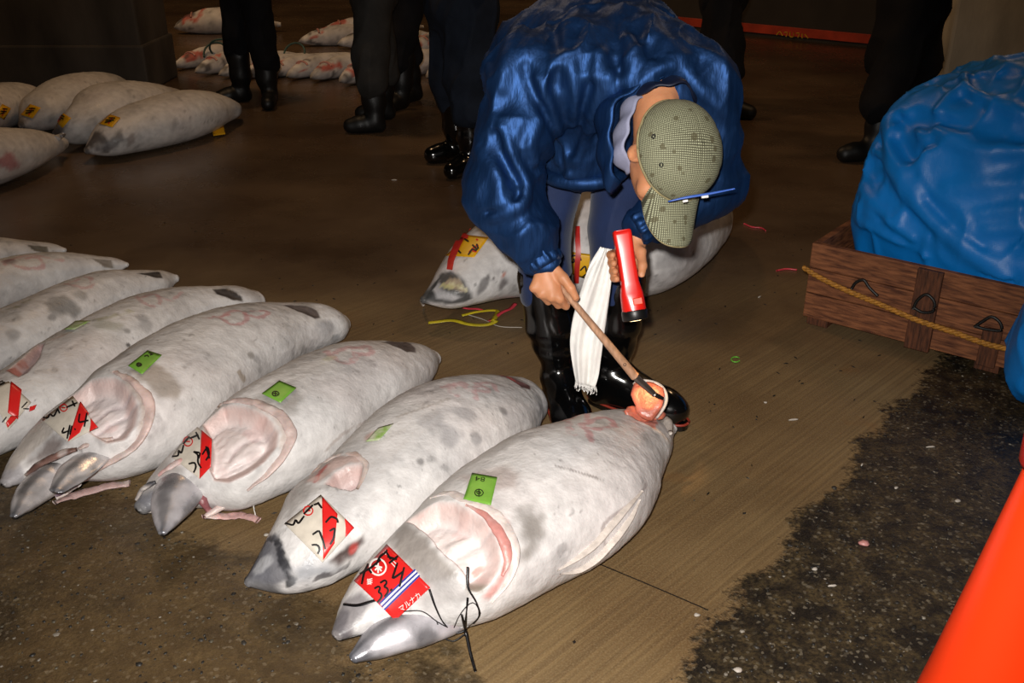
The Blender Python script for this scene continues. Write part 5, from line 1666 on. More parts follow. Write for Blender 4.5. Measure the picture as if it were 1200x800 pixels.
# finger nails and hair under the cap
for q, d in ((at_y(676, 351, 2.278), (0.5, -0.6, -0.6)), (T0 + tdir * 0.108 + tfr * 0.027 + tlat * 0.031, tfr)):
    n_ = nrmz(d)
    a1 = nrmz(np.cross(n_, (0, 0, 1)))
    a2 = np.cross(n_, a1)
    V = [q + (a1 * math.cos(t) * 0.005 + a2 * math.sin(t) * 0.006) for t in np.linspace(0, 2 * PI, 12, endpoint=False)] + [q + n_ * 0.0015]
    mk('nail', V, [(i, (i + 1) % 12, 12) for i in range(12)], 'skin', man)
hs = SDF(HC - 0.16, HC + 0.16, 0.005)
hs.ell(hp(0, -0.042, -0.020), (0.081, 0.066, 0.055), HR, 0.0)
hs.ell(hp(0, 0.03, -0.05), (0.2, 0.05, 0.05), HR, 0.01, op='sub')
hs.displace(lambda P: (fbm(P, 90, 2, 8) - 0.5) * 0.006, 0.02)
V, F = hs.mesh()
mk('hair', V, F, 'hair', man)

# --- jacket
j = SDF((-0.20, 2.12, 0.45), (0.82, 3.18, 1.40), 0.0055)
j.cap(PELV + np.array([0, 0.02, 0.04]), MIDB + np.array([0, 0.0, 0.01]), 0.165, 0.160, 0.05, sq=(side, 1.28))
j.cap(MIDB + np.array([0, 0, 0.01]), CHST, 0.160, 0.140, 0.05, sq=(side, 1.40))
j.cap(CHST, NECK + (CHST - NECK) * 0.25, 0.125, 0.075, 0.06)
j.cap(at_y(612, 70, 2.78), at_y(600, 110, 2.74), 0.10, 0.08, 0.06)
# front drape down to the hem
j.cap(CHST + np.array([-0.02, 0.05, -0.02]), at_y(684, 186, 2.60), 0.13, 0.085, 0.06, sq=(side, 1.25))
for sh, el, wr, r in ((S_R, E_R, W_R, (0.104, 0.094, 0.045)), (S_L, E_L, W_L, (0.092, 0.080, 0.042))):
    j.cap(CHST + (sh - CHST) * 0.55, sh, 0.115, r[0], 0.06)
    mid = (sh + el) / 2
    j.chain([sh, mid, el], [r[0], r[1] * 1.04, r[1]], 0.03)
    w1 = el + (wr - el) * 0.66
    j.chain([el, w1, wr], [r[1], r[1] * 0.80, r[2]], 0.03)
V0, F0 = j.mesh()
jb = Surf(V0, [tuple(q) for q in F0])
cj = crop(520, 0, 2.964)
CRS = []
for pts_, a_, w_ in (
        ([(350, 20), (265, 90), (235, 150), (215, 200), (205, 300)], 0.018, 0.018), ([(150, 200), (175, 300), (185, 350)], 0.016, 0.014),
        ([(205, 445), (225, 520), (275, 610), (305, 660), (270, 715), (200, 745), (130, 770)], 0.024, 0.014), ([(75, 700), (110, 750), (160, 790)], 0.016, 0.014),
        ([(430, 605), (460, 540), (500, 450), (560, 330), (575, 270)], 0.020, 0.016), ([(640, 130), (670, 200), (640, 280), (600, 320)], 0.018, 0.016),
        ([(790, 225), (740, 235), (680, 290), (620, 370), (560, 450)], 0.018, 0.016), ([(320, 270), (370, 370), (400, 470), (430, 600)], 0.016, 0.012),
        ([(820, 210), (870, 290), (930, 350), (990, 400)], 0.014, 0.018), ([(440, 230), (460, 330), (455, 430)], 0.012, 0.014), ([(720, 215), (695, 255), (735, 300)], 0.014, 0.010),
        ([(480, 40), (420, 120), (400, 220)], 0.012, 0.022), ([(700, 60), (760, 130), (830, 190)], 0.012, 0.024), ([(330, 420), (300, 500), (320, 560)], 0.014, 0.014),
        ([(120, 520), (190, 610), (200, 700)], 0.014, 0.018), ([(540, 180), (530, 300), (500, 400)], 0.012, 0.014),
        ([(285, 235), (320, 330), (385, 450), (420, 585)], -0.016, 0.014), ([(185, 470), (205, 550), (255, 640)], -0.018, 0.016), ([(510, 300), (475, 420), (448, 530)], -0.016, 0.014),
        ([(620, 310), (590, 390), (535, 480)], -0.014, 0.013), ([(380, 100), (405, 200), (390, 290)], -0.010, 0.016), ([(600, 60), (590, 160), (605, 240)], -0.010, 0.018),
        ([(350, 560), (400, 600), (440, 590)], -0.014, 0.016), ([(260, 680), (240, 720), (160, 740)], -0.012, 0.010), ([(700, 150), (720, 200)], -0.01, 0.014)):
    P_ = []
    for u, v in lin_resample(np.array(cj(pts_)), 12):
        h_ = jb.bvh.ray_cast(Vector(CAMP), Vector(ray(u, v)), 10)
        if h_[0] is not None:
            P_.append(np.array(h_[0]))
    if len(P_) > 3:
        CRS.append((P_, a_, w_))
def folds(P):
    # sag folds radiate from the shoulders down the chest; sleeves get rings and spirals round the elbow
    dR = np.linalg.norm(P - E_R, axis=1)
    arm = np.exp(-(dR / 0.20) ** 2)
    f1 = fold_noise(P, (0.15, -0.25, 1.0), 12, 1.6, 1)
    f2 = fold_noise(P, nrmz(np.cross(W_R - E_R, (0.3, -1, 0.2))), 16, 4.0, 2)
    f3 = fold_noise(P, (1, 0.2, 0.3), 8, 2.5, 3)
    big = fbm(P, 6, 2, 4)
    f4 = fold_noise(P, (0.35, -0.3, 1.0), 26, 5.0, 21)
    d = -(f4 ** 3) * 0.003 - (f1 ** 3) * 0.016 * (1 - arm) - (f2 ** 3) * 0.014 * arm - (f3 ** 4) * 0.008 - (big - 0.5) * 0.018
    return d + 0.010 - crease_field(P, CRS) * 1.15
j.displace(folds, 0.058)
V, F = j.mesh()
jk = mk('jacket', V, F, 'satin_blue', man, label='shiny blue satin jacket')
# elastic cuffs with gathers
for wr, el in ((W_R, E_R), (W_L, E_L)):
    ax = nrmz(wr - el)
    c0 = wr - ax * 0.004
    a1 = nrmz(np.cross(ax, (0, 0, 1)))
    a2 = np.cross(ax, a1)
    nn, rings = 72, [(-0.032, 0.050), (-0.022, 0.047), (-0.012, 0.049), (-0.002, 0.046), (0.008, 0.049), (0.018, 0.048), (0.026, 0.043), (0.026, 0.033)]
    V = []
    for z_, r_ in rings:
        for q in range(nn):
            a = 2 * PI * q / nn
            rr = r_ * (1 + 0.05 * math.sin(12 * a) + 0.03 * math.sin(19 * a + z_ * 90))
            V.append(c0 + ax * z_ + a1 * rr * math.cos(a) + a2 * rr * math.sin(a))
    mk('cuff', V, [tuple(f) for f in grid_faces(len(rings), nn, True)], 'satin_blue', jk)
# hem band across the front
hemP = [at_y(628, 196, 2.66), at_y(655, 211, 2.56), at_y(690, 214, 2.53), at_y(722, 208, 2.55), at_y(738, 196, 2.60)]
V, F = tube(hemP, [0.012, 0.022, 0.024, 0.022, 0.012], 12, 40, flat=0.9)
mk('hem', V, F, 'satin_blue', jk)
# dark side panel seam of the sleeve and the collar
# stand collar and the pale shirt collar inside it: open bands round the neck
RC0 = at_y(772, 163, 2.345)
r_ax = nrmz(np.array([0.10, -0.90, 0.30]))
r_x = nrmz(np.array([1.0, 0, 0]) - r_ax * r_ax[0])
r_y = np.cross(r_x, r_ax)
if r_y[2] < 0:
    r_y = -r_y
def band(a0, a1, rad, w0, w1, seed, n=64, rows=9):
    V = []
    for i in range(rows):
        t_ = i / (rows - 1)
        for q in range(n):
            a = math.radians(a0 + (a1 - a0) * q / (n - 1))
            e_ = math.sin(PI * q / (n - 1)) ** 0.35
            r_ = rad * (1 + 0.05 * math.sin(5 * a + seed) + 0.035 * math.sin(11 * a + seed * 2 + t_ * 3)) * (1 - 0.14 * t_ + 0.06 * math.sin(t_ * PI))
            V.append(RC0 + r_x * r_ * math.cos(a) * 0.98 + r_y * r_ * 1.08 * math.sin(a) + r_ax * (w0 + (w1 - w0) * t_ * e_))
    return np.array(V), grid_faces(rows, n)
V, F = band(-10, 228, 0.146, -0.050, 0.034, 1.0)
o = mk('collar', V, F, 'satin_blue', jk, label='crinkled stand collar of the jacket')
sd = o.modifiers.new('thick', 'SOLIDIFY'); sd.thickness = 0.006
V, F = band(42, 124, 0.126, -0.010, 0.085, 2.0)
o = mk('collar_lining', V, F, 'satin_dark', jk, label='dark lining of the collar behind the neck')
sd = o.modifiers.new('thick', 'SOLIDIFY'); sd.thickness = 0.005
V, F = band(112, 226, 0.108, -0.02, 0.058, 3.0)
o = mk('shirt_collar', V, F, 'collar_grey', man, label='pale lavender grey shirt collar')
sd = o.modifiers.new('thick', 'SOLIDIFY'); sd.thickness = 0.004

# --- trousers
t = SDF((-0.05, 2.5, 0.30), (0.55, 3.12, 1.02), 0.006)
t.cap(PELV + np.array([-0.05, 0, 0]), PELV + np.array([0.05, 0, 0]), 0.145, 0.145, 0.04)
t.chain([H_R + np.array([-0.01, 0, 0]), at_y(636, 268, 2.75), K_R, K_R + (A_R - K_R) * 0.12], [0.095, 0.078, 0.076, 0.076], 0.015)
t.chain([H_L + np.array([0.02, 0, 0]), at_y(722, 268, 2.75), K_L, K_L + (A_L - K_L) * 0.12], [0.095, 0.078, 0.074, 0.074], 0.015)
t.displace(lambda P: -(fold_noise(P, (0.2, 0, 1), 11, 3.0, 11) ** 3) * 0.012 + 0.005 - (fbm(P, 8, 2, 12) - 0.5) * 0.012, 0.04)
V, F = t.mesh()
mk('trousers', V, F, 'navy_cloth', man, label='dark navy work trousers')

# --- rubber boots
for kn_, an, toe in ((K_R, A_R, TOE_R), (K_L, A_L, TOE_L)):
    lo = np.minimum(np.minimum(kn_, an), toe) - 0.14
    hi = np.maximum(np.maximum(kn_, an), toe) + 0.14
    lo[2] = 0.0
    s = SDF(lo, hi, 0.005)
    top = kn_ + (an - kn_) * 0.02
    mid = kn_ + (an - kn_) * 0.45
    s.chain([top, mid, an + np.array([0, 0, 0.03])], [0.083, 0.074, 0.052], 0.03)
    heel = np.array([an[0], an[1], 0.050]) + nrmz(an - toe) * np.array([1, 1, 0]) * 0.030
    fdir = nrmz((toe - heel) * np.array([1, 1, 0]))
    ball = np.array([toe[0], toe[1], 0.052]) - fdir * 0.03
    s.chain([an + np.array([0, 0, 0.03]), heel], [0.052, 0.048], 0.03)
    s.chain([an + np.array([0, 0, 0.02]), ball + np.array([0, 0, 0.004]), ball + fdir * 0.035], [0.055, 0.052, 0.046], 0.035)
    s.chain([heel, ball], [0.044, 0.050], 0.03)
    s.displace(lambda P: 0.004 * np.sin(P[:, 2] * 70 + fbm(P, 10, 2, 3) * 5) * sstep(0.06, 0.16, P[:, 2]) * (1 - sstep(0.22, 0.32, P[:, 2])) - (fbm(P, 9, 2, 14) - 0.5) * 0.010, 0.03)
    s.cap(kn_ + np.array([0, 0, 0.10]), top + np.array([0, 0, 0.0]), 0.070, 0.070, 0.0, op='sub')
    s.cut((0, 0, 0.012), (0, 0, -1))
    V, F = s.mesh()
    bt = mk('boot', V, F, 'rubber_black', man, label='glossy black rubber boot')
    # reddish sole line
    lat = np.array([-fdir[1], fdir[0], 0])
    ring = []
    L_ = np.linalg.norm((ball + fdir * 0.035 - heel)[:2])
    for a in np.linspace(0, 2 * PI, 40, endpoint=False):
        x_ = math.cos(a)
        ring.append(heel * np.array([1, 1, 0]) + fdir * (L_ / 2 + (L_ / 2 + 0.047) * x_) + lat * (0.050 if x_ > 0 else 0.046) * math.copysign(abs(math.sin(a)) ** 0.7, math.sin(a)) + np.array([0, 0, 0.022]))
    ring.append(ring[0])
    V, F = tube(ring, 0.0042, 6, 80)
    mk('sole_line', V, F, 'sole_red', bt)
    V = [np.array([p[0], p[1], z_]) for z_ in (0.001, 0.022) for p in ring[:-1]]
    n_ = 40
    F = [(i, (i + 1) % n_, n_ + (i + 1) % n_, n_ + i) for i in range(n_)] + [tuple(range(n_))[::-1], tuple(range(n_, 2 * n_))]
    mk('sole', V, F, 'rubber_black', bt, smooth=False)

# --- cap: crown of six panels with stitched seams, peak, strap slot, eyelets
def cap_mesh():
    nu, nv = 22, 72
    V, UV = [], []
    for i in range(nu):
        ph = PI / 2 * (1 - i / (nu - 1) * 1.0)        # from apex to rim
        for q in range(nv):
            a = 2 * PI * q / nv
            seam = 0.0030 * math.exp(-((((a * 6 / (2 * PI)) % 1) - 0.5) / 0.06) ** 2)
            r = math.cos(ph) ** 0.86
            s_, f_, u_ = 0.112 * r * math.cos(a) + 0.004, -0.004 + 0.117 * r * math.sin(a), 0.010 + 0.086 * math.sin(ph) ** 0.9
            wr_ = 1 - seam * 8 * 0.5 + 0.012 * math.sin(3 * a + 1) * (1 - abs(2 * i / nu - 1))
            V.append(hp(s_ * wr_, f_ * wr_, u_ * (1 - seam * 3)))
            l_ = (1 - ph / (PI / 2)) * 0.15
            UV.append((0.5 + l_ * math.cos(a), 0.5 + l_ * math.sin(a)))
    return np.array(V), grid_faces(nu, nv, True), UV
CV, CF, CUV = cap_mesh()
cap_root = mk('cap', CV, CF, 'cap_cloth', man, label='olive baseball cap printed with a fine pale grid')
def set_uv(o, UV):
    uv = o.data.uv_layers.new(name='UVMap')
    for l in o.data.loops:
        uv.data[l.index].uv = UV[l.vertex_index]
set_uv(cap_root, CUV)
sd = cap_root.modifiers.new('thick', 'SOLIDIFY'); sd.thickness = 0.003
V, UV = [], []
nu, nv = 14, 26
for i in range(nu):
    tt = i / (nu - 1)
    for q in range(nv):
        a = -1 + 2 * q / (nv - 1)
        s_ = 0.002 + 0.074 * a * (1 - 0.02 * tt)
        edge = max(0, 1 - abs(a) ** 4.0) ** 0.5
        f0 = 0.113 * math.sqrt(max(0.0, 1 - (s_ / 0.113) ** 2)) - 0.004
        f_ = f0 - 0.004 + tt * (0.030 + 0.080 * edge)
        u_ = 0.010 - 0.010 * a * a - 0.018 * a * a * tt - 0.10 * tt * 0.22 + 0.006 * tt * (1 - a * a)
        V.append(hp(s_, f_, u_))
        UV.append((0.5 + s_ * 1.0, 0.8 + f_))
peak = mk('peak', V, grid_faces(nu, nv), 'cap_cloth', cap_root)
set_uv(peak, UV)
sd = peak.modifiers.new('thick', 'SOLIDIFY'); sd.thickness = 0.004
edge_pts = [V[(nu - 1) * nv + q] for q in range(nv)]
tv, tf = tube(edge_pts, 0.0028, 6, 60)
mk('peak_binding', tv, tf, 'cap_trim', cap_root)
rimp = [CV[(22 - 1) * 72 + q] for q in range(72)] + [CV[21 * 72]]
tv, tf = tube(rimp, 0.0030, 6, 90)
mk('sweat_band', tv, tf, 'cap_trim', cap_root)
tv, tf = tube([hp(-0.028, -0.088, 0.060), hp(-0.022, -0.080, 0.070), hp(0.0, -0.082, 0.070), hp(0.020, -0.086, 0.064)], 0.004, 6, 20, flat=0.6)
mk('strap', tv, tf, 'cap_black', cap_root, label='black adjusting strap at the back of the cap')
capsurf = BVHTree.FromPolygons([Vector(v) for v in CV], [tuple(int(i) for i in f) for f in CF])
for u, v in ((766, 160), (775, 193)):
    h_ = capsurf.ray_cast(Vector(CAMP), Vector(ray(u, v)), 10)
    if h_[0] is not None:
        c0 = np.array(h_[0]); n_ = np.array(h_[1])
        if n_ @ ray(u, v) > 0: n_ = -n_
        a1 = nrmz(np.cross(n_, (0, 0, 1))); a2 = np.cross(n_, a1)
        tv, tf = tube([c0 + n_ * 0.001 + a1 * 0.0035 * math.cos(a) + a2 * 0.0045 * math.sin(a) for a in np.linspace(0, 2 * PI, 12)], 0.0014, 6, 24)
        mk('eyelet', tv, tf, 'cap_black', cap_root)
pk0, pk1 = hp(-0.05, 0.125, 0.012), hp(0.10, 0.10, 0.035)
yb = 2.10
tv, tf = tube([at_y(783, 236, yb), at_y(800, 232, yb), at_y(830, 227, yb), at_y(861, 221, yb)], [0.0025, 0.0048, 0.0042, 0.0026], 8, 20, flat=0.6)
mk('blue_pick', tv, tf, 'pick_blue', cap_root, label='blue plastic pick stuck across the cap')
tv, tf = tube([at_y(800, 236, yb - 0.002), at_y(806, 235, yb - 0.002)], 0.003, 6, 6)
mk('pick_clip', tv, tf, 'ink_white', cap_root)
tv, tf = tube([at_y(822, 231, yb - 0.002), at_y(830, 230, yb - 0.002)], 0.003, 6, 6)
mk('pick_clip', tv, tf, 'ink_white', cap_root)

# ------------------------------------------------------------------ what he holds
# red torch
torch = thing('torch', (float(T0[0]), float(T0[1]), float(T0[2])), 'lit red plastic torch with black rim held over the tail flap', 'torch')
Lt = np.linalg.norm(T1 - T0)
def sq_loft(stations, m, name, parent, npow=4.0, n=36):
    V = []
    for s_, w_, d_, pw in stations:
        for q in range(n):
            a = 2 * PI * q / n
            c_, s2 = math.cos(a), math.sin(a)
            V.append(T0 + tdir * s_ + tlat * w_ * math.copysign(abs(c_) ** (2 / pw), c_) + tfr * d_ * math.copysign(abs(s2) ** (2 / pw), s2))
    F = [tuple(f) for f in grid_faces(len(stations), n, True)] + [tuple(range(n))[::-1], tuple(range((len(stations) - 1) * n, len(stations) * n))]
    return mk(name, V, F, m, parent)
w0_ = 0.0235
sq_loft([(-0.012, w0_ * 0.86, w0_ * 0.8, 5), (-0.009, w0_, w0_ * 0.95, 6), (0.0, w0_ * 1.02, w0_, 6), (0.06, w0_ * 0.96, w0_, 5), (0.12, w0_ * 0.98, w0_, 5), (0.132, w0_ * 1.06, w0_ * 1.02, 5),
         (0.150, w0_ * 1.22, w0_ * 1.15, 4), (0.165, w0_ * 1.28, w0_ * 1.25, 3), (Lt - 0.02, w0_ * 1.32, w0_ * 1.32, 2.4), (Lt - 0.016, w0_ * 1.33, w0_ * 1.33, 2.2)], 'torch_red', 'body', torch)
sq_loft([(Lt - 0.020, w0_ * 1.38, w0_ * 1.38, 2), (Lt - 0.016, w0_ * 1.44, w0_ * 1.44, 2), (Lt + 0.003, w0_ * 1.44, w0_ * 1.44, 2), (Lt + 0.006, w0_ * 1.36, w0_ * 1.36, 2), (Lt + 0.005, w0_ * 1.22, w0_ * 1.22, 2), (Lt - 0.010, w0_ * 0.5, w0_ * 0.5, 2)], 'torch_black', 'rim', torch)
sq_loft([(Lt - 0.006, w0_ * 1.16, w0_ * 1.16, 2), (Lt + 0.0055, w0_ * 1.16, w0_ * 1.16, 2), (Lt + 0.008, w0_ * 0.6, w0_ * 0.6, 2)], 'torch_lens', 'lens', torch)
bc = T0 + tdir * (Lt - 0.042) + tfr * w0_ * 1.27 + tlat * 0.010
obox('button', bc, tlat, tdir, tfr, (0.012, 0.009, 0.004), 'torch_button', torch, 0.002)
tv, tf = tube([T0 + tdir * 0.128 - tlat * 0.030 + tfr * 0.010, T0 + tdir * 0.130 - tlat * 0.026 - tfr * 0.02, T0 + tdir * 0.135 - tlat * 0.01 - tfr * 0.035], 0.004, 6, 14)
mk('strap', tv, tf, 'torch_black', torch)
aim = at_y(762, 466, YT + 0.0) - T1
sp = add_light('torch_beam', 'SPOT', tuple(T1 + tdir * 0.014), 3.6, (1.0, 0.55, 0.20), shadow_soft_size=0.012, spot_size=math.radians(30), spot_blend=0.8)
sp.rotation_euler = Vector(aim).to_track_quat('-Z', 'Y').to_euler()

# sampling hook: wooden handle, steel ferrule, black hook
YH = YT - 0.035
H0, H1 = at_y(652, 330, 2.315), at_y(744, 441, YH)
H2, H3 = at_y(767, 462, YH), at_y(777, 467, YH + 0.005)
hook = thing('tail_hook', tuple(H1), 'wooden handled sampling hook with steel ferrule probing the tail flap', 'tool')
tv, tf = tube([H0, H0 + (H1 - H0) * 0.5, H1], [0.0095, 0.0125, 0.0155], 16, 30, flat=0.75)
mk('handle', tv, tf, 'handle_wood', hook)
cbx = H0 + (H1 - H0) * 0.86 + np.array([0, -0.013, 0.004])
tv, tf = tube([cbx + np.array([0.0035 * math.cos(a), -0.0015, 0.0035 * math.sin(a)]) for a in np.linspace(0, 2 * PI, 12)], 0.0009, 5, 20)
mk('burnt_mark', tv, tf, 'ink_black', hook)
tv, tf = tube([H1 - (H2 - H1) * 0.05, H2], [0.0125, 0.0095], 14, 12, flat=0.8)
mk('ferrule', tv, tf, 'metal_worn', hook)
tv, tf = tube([H2 - (H2 - H1) * 0.05, H2 + (H3 - H2) * 0.5, H3], [0.0060, 0.0065, 0.0045], 10, 12)
mk('hook_tip', tv, tf, 'iron_black', hook)

# towel hanging from the left hand
lft = [(705, 290), (690, 314), (679, 344), (670, 380), (668, 404), (671, 428), (675, 449)]
rgt = [(716, 292), (717, 320), (713, 359), (708, 392), (704, 422), (701, 442), (697, 455)]
nu, nv = 40, 26
LL, RR = resample(lft, nu), resample(rgt, nu)
V = []
for i in range(nu):
    tt = i / (nu - 1)
    for q in range(nv):
        a = q / (nv - 1)
        p = LL[i] * (1 - a) + RR[i] * a
        y = 2.415 - 0.02 * tt + 0.007 * math.sin(a * 9.5 + 1.2 * math.sin(tt * 3) + tt * 2) + 0.003 * math.sin(a * 23 + tt * 7) + 0.004 * math.sin(tt * 11 + a * 4)
        V.append(at_y(p[0], p[1], y))
tw = thing('towel', tuple(at_y(685, 440, 2.40)), 'thin white cotton towel hanging from the hand holding the torch', 'towel')
o = mk('cloth', V, grid_faces(nu, nv), 'towel', tw)
sd = o.modifiers.new('thick', 'SOLIDIFY'); sd.thickness = 0.004
tv = []
for i in range(30):
    a = i / 29
    p = LL[-1] * (1 - a) + RR[-1] * a + np.array([random.uniform(-1, 1), 0])
    l_ = random.uniform(3, 9)
    tv.append(tube([at_y(p[0], p[1] - 2, 2.395), at_y(p[0] + random.uniform(-2, 2), p[1] + l_ * 0.5, 2.395), at_y(p[0] + random.uniform(-2, 2), p[1] + l_, 2.395)], [0.0022, 0.0016, 0.0008], 5, 6))
tv, tf = merge(*tv)
o = mk('fringe', tv, tf, 'towel', tw)
o['kind'] = 'stuff'

# ------------------------------------------------------------------ wooden crate with the blue sacks
cA, cB = at_z(939, 380, 0), at_z(1199, 450, 0)
dF = nrmz(cB - cA)
dB = np.array([-dF[1], dF[0], 0])
if dB[1] < 0: dB = -dB
UPV = np.array([0, 0, 1.0])
CL, CDp, CH = 1.30, 0.95, 0.325
crate = thing('wooden_crate', tuple(cA + dF * CL / 2 + dB * CDp / 2), 'weathered wooden fish crate with rope, holding the big blue sack', 'crate')
z0 = 0.035
nb = 3
bh = (CH - z0) / nb
wood = MATS['crate_wood']
for side_, (o_, d_, n_, ln) in enumerate(((cA, dF, dB, CL), (cA + dB * CDp, dF, -dB, CL), (cA, dB, dF, CDp), (cA + dF * CL, dB, -dF, CDp))):
    for r in range(nb):
        c = o_ + d_ * ln / 2 + n_ * 0.014 + UPV * (z0 + bh * (r + 0.5)) + n_ * random.uniform(-0.002, 0.002)
        inset = 0.0 if side_ < 2 else 0.028
        # each board carries its own grain: local axes along the board
        me_o = obox('board', c, d_, n_, UPV, (ln / 2 - inset, 0.013, bh / 2 - 0.0015), 'crate_wood', crate, 0.003)
for k_ in range(7):
    obox('bottom_board', cA + dF * CL / 2 + dB * (0.07 + k_ * 0.135) + UPV * (z0 + 0.008), dF, dB, UPV, (CL / 2 - 0.03, 0.062, 0.008), 'crate_wood_dark', crate, 0.002)
for k_ in (0.05, CL / 2, CL - 0.05):
    obox('skid', cA + dF * k_ + dB * CDp / 2 + UPV * 0.0175, dF, dB, UPV, (0.04, CDp / 2 - 0.02, 0.0170), 'crate_wood_dark', crate, 0.003)
# vertical cleat and iron handles on the front
def front_pt(u, v, off=0.0):
    d = ray(u, v)
    p0 = cA - dB * off
    t_ = ((p0 - CAMP) @ dB) / (d @ dB)
    return CAMP + d * t_
q = front_pt(1083, 365, 0.0)
xc = (q - cA) @ dF
obox('cleat', cA + dF * xc - dB * 0.010 + UPV * (CH / 2 + 0.012), dF, dB, UPV, (0.042, 0.009, CH / 2 - 0.015), 'crate_wood_dark', crate, 0.003)
xc2 = (front_pt(1160, 405, 0.0) - cA) @ dF
obox('cleat', cA + dF * xc2 - dB * 0.006 + UPV * (0.10), dF, dB, UPV, (0.03, 0.006, 0.07), 'crate_wood_dark', crate, 0.003)
for pts_ in ([(998, 338), (1003, 331), (1012, 328), (1018, 336), (1029, 347)], [(1070, 362), (1075, 352), (1086, 345), (1095, 354), (1094, 364), (1082, 366), (1070, 360)],
             [(1142, 383), (1152, 376), (1162, 371), (1172, 378), (1174, 386), (1158, 386), (1142, 382)]):
    tv, tf = tube([front_pt(u, v, 0.022) for u, v in pts_], 0.0055, 8, 36)
    mk('iron_handle', tv, tf, 'iron_black', crate, label='black iron handle')
# twisted yellow rope slung along the front
rp = [front_pt(u, v, 0.024) for u, v in ((941, 313), (955, 322), (985, 337), (1030, 356), (1075, 375), (1120, 390), (1160, 404), (1200, 412), (1240, 420))]
rp = resample(rp, 160)
pr_ = []
for ph in (0, 2.1, 4.2):
    P = rp.copy()
    for i in range(160):
        P[i] = rp[i] + UPV * 0.0052 * math.sin(i * 0.62 + ph) - dB * (0.0052 * math.cos(i * 0.62 + ph))
    pr_.append(P)
for P in pr_:
    tv, tf = tube(P, 0.0052, 6, 240)
    mk('rope_strand', tv, tf, 'rope_yellow', crate)

# big sack
bag_c = cA + dF * 0.645 + dB * 0.475
cs = crop(1000, 40, 2.667)
SACK = [(cs(p_), a_, w_) for p_, a_, w_ in (
    ([(180, 125), (150, 200), (110, 290), (105, 350), (140, 430), (200, 520), (270, 600), (380, 690), (480, 750)], 0.034, 0.030),
    ([(190, 125), (260, 118), (340, 100), (420, 78)], 0.026, 0.026), ([(420, 78), (480, 105), (533, 118)], 0.024, 0.026), ([(350, 160), (400, 190), (470, 220), (533, 245)], 0.028, 0.022),
    ([(340, 105), (355, 150), (300, 190), (260, 240)], 0.022, 0.018), ([(260, 290), (330, 340), (380, 365), (533, 360)], 0.030, 0.022), ([(150, 230), (200, 300), (240, 330), (215, 400), (165, 425)], 0.022, 0.020),
    ([(60, 350), (120, 420), (200, 500)], 0.014, 0.020), ([(320, 640), (400, 700), (470, 730)], 0.018, 0.014), ([(400, 560), (470, 550), (533, 545)], 0.010, 0.022), ([(420, 610), (480, 605), (533, 600)], 0.010, 0.020),
    ([(30, 480), (90, 560), (180, 640)], 0.014, 0.018), ([(20, 580), (110, 640), (220, 700)], 0.012, 0.016), ([(300, 480), (400, 470), (533, 460)], 0.010, 0.030),
    ([(150, 262), (260, 275), (400, 275), (533, 320)], -0.030, 0.030), ([(130, 330), (185, 395), (235, 345)], -0.022, 0.020), ([(230, 520), (300, 600), (400, 670)], -0.016, 0.022),
    ([(390, 120), (420, 150), (500, 165)], -0.024, 0.022), ([(240, 150), (300, 150)], -0.016, 0.018), ([(80, 450), (150, 540), (240, 620)], -0.012, 0.020))]
def sack(name, c, ax, ay, half, ztop, zbot, vox, seed, label, cat, top_pow=2.6, lean=(0, 0), taper=0.55, creases=(), fit=None):
    R_ = max(half) + 0.1
    s = SDF((c[0] - R_, c[1] - R_, max(0.0, zbot - 0.06)), (c[0] + R_, c[1] + R_, ztop + 0.12), vox)
    X = np.stack(np.meshgrid(*[s.lo[i] + s.vox * np.arange(s.n[i]) for i in range(3)], indexing='ij'), -1)
    zz = np.clip((X[..., 2] - zbot) / (ztop - zbot), -0.3, 1.3)
    q = X - np.array([c[0], c[1], 0])
    a_ = q @ ax - lean[0] * np.clip(zz, 0, 1)
    b_ = q @ ay - lean[1] * np.clip(zz, 0, 1)
    sc = np.maximum(1 - taper * np.clip(zz, 0, 1) ** 2.2, 0.25)
    rr = ((np.abs(a_) / (half[0] * sc)) ** 3 + (np.abs(b_) / (half[1] * sc)) ** 3 + np.abs((X[..., 2] - (zbot + ztop) / 2) / ((ztop - zbot) / 2)) ** top_pow) ** (1 / 3)
    s.d = ((rr - 1) * min(half) * 0.8).astype(np.float32)
    V0, F0 = s.mesh()
    sb = Surf(V0, [tuple(q) for q in F0])
    CR = []
    for pts_, a_, w_ in creases:
        P_ = [sb.bvh.ray_cast(Vector(CAMP), Vector(ray(u, v)), 12)[0] for u, v in lin_resample(np.array(pts_, float), 14)]
        P_ = [np.array(q) for q in P_ if q is not None]
        if len(P_) > 3:
            CR.append((P_, a_, w_))
    def crump(P):
        f1 = fold_noise(P, (0.75, 0.2, -0.62), 6.5, 1.8, seed)
        f2 = fold_noise(P, (0.9, 0.1, -0.1), 9, 2.2, seed + 1)
        f3 = fold_noise(P, (0.3, 0.3, 1), 12, 3.5, seed + 2)
        hi_ = sstep(0.35, 0.95, (P[:, 2] - zbot) / (ztop - zbot))
        return -(f1 ** 4) * 0.016 - (f2 ** 4) * 0.010 * hi_ - (f3 ** 5) * 0.008 - (fbm(P, 4.5, 2, seed + 4) - 0.5) * 0.05 + 0.012 - crease_field(P, CR)
    s.displace(crump, 0.10)
    V, F = s.mesh()
    V[:, 2] = np.maximum(V[:, 2], 0.003)
    if fit is not None:
        V = fit(V)
    r = thing(name, (c[0], c[1], max(zbot, 0)), label, cat)
    mk('sack_body', V, F, 'tarp_blue', r)
    return r, V
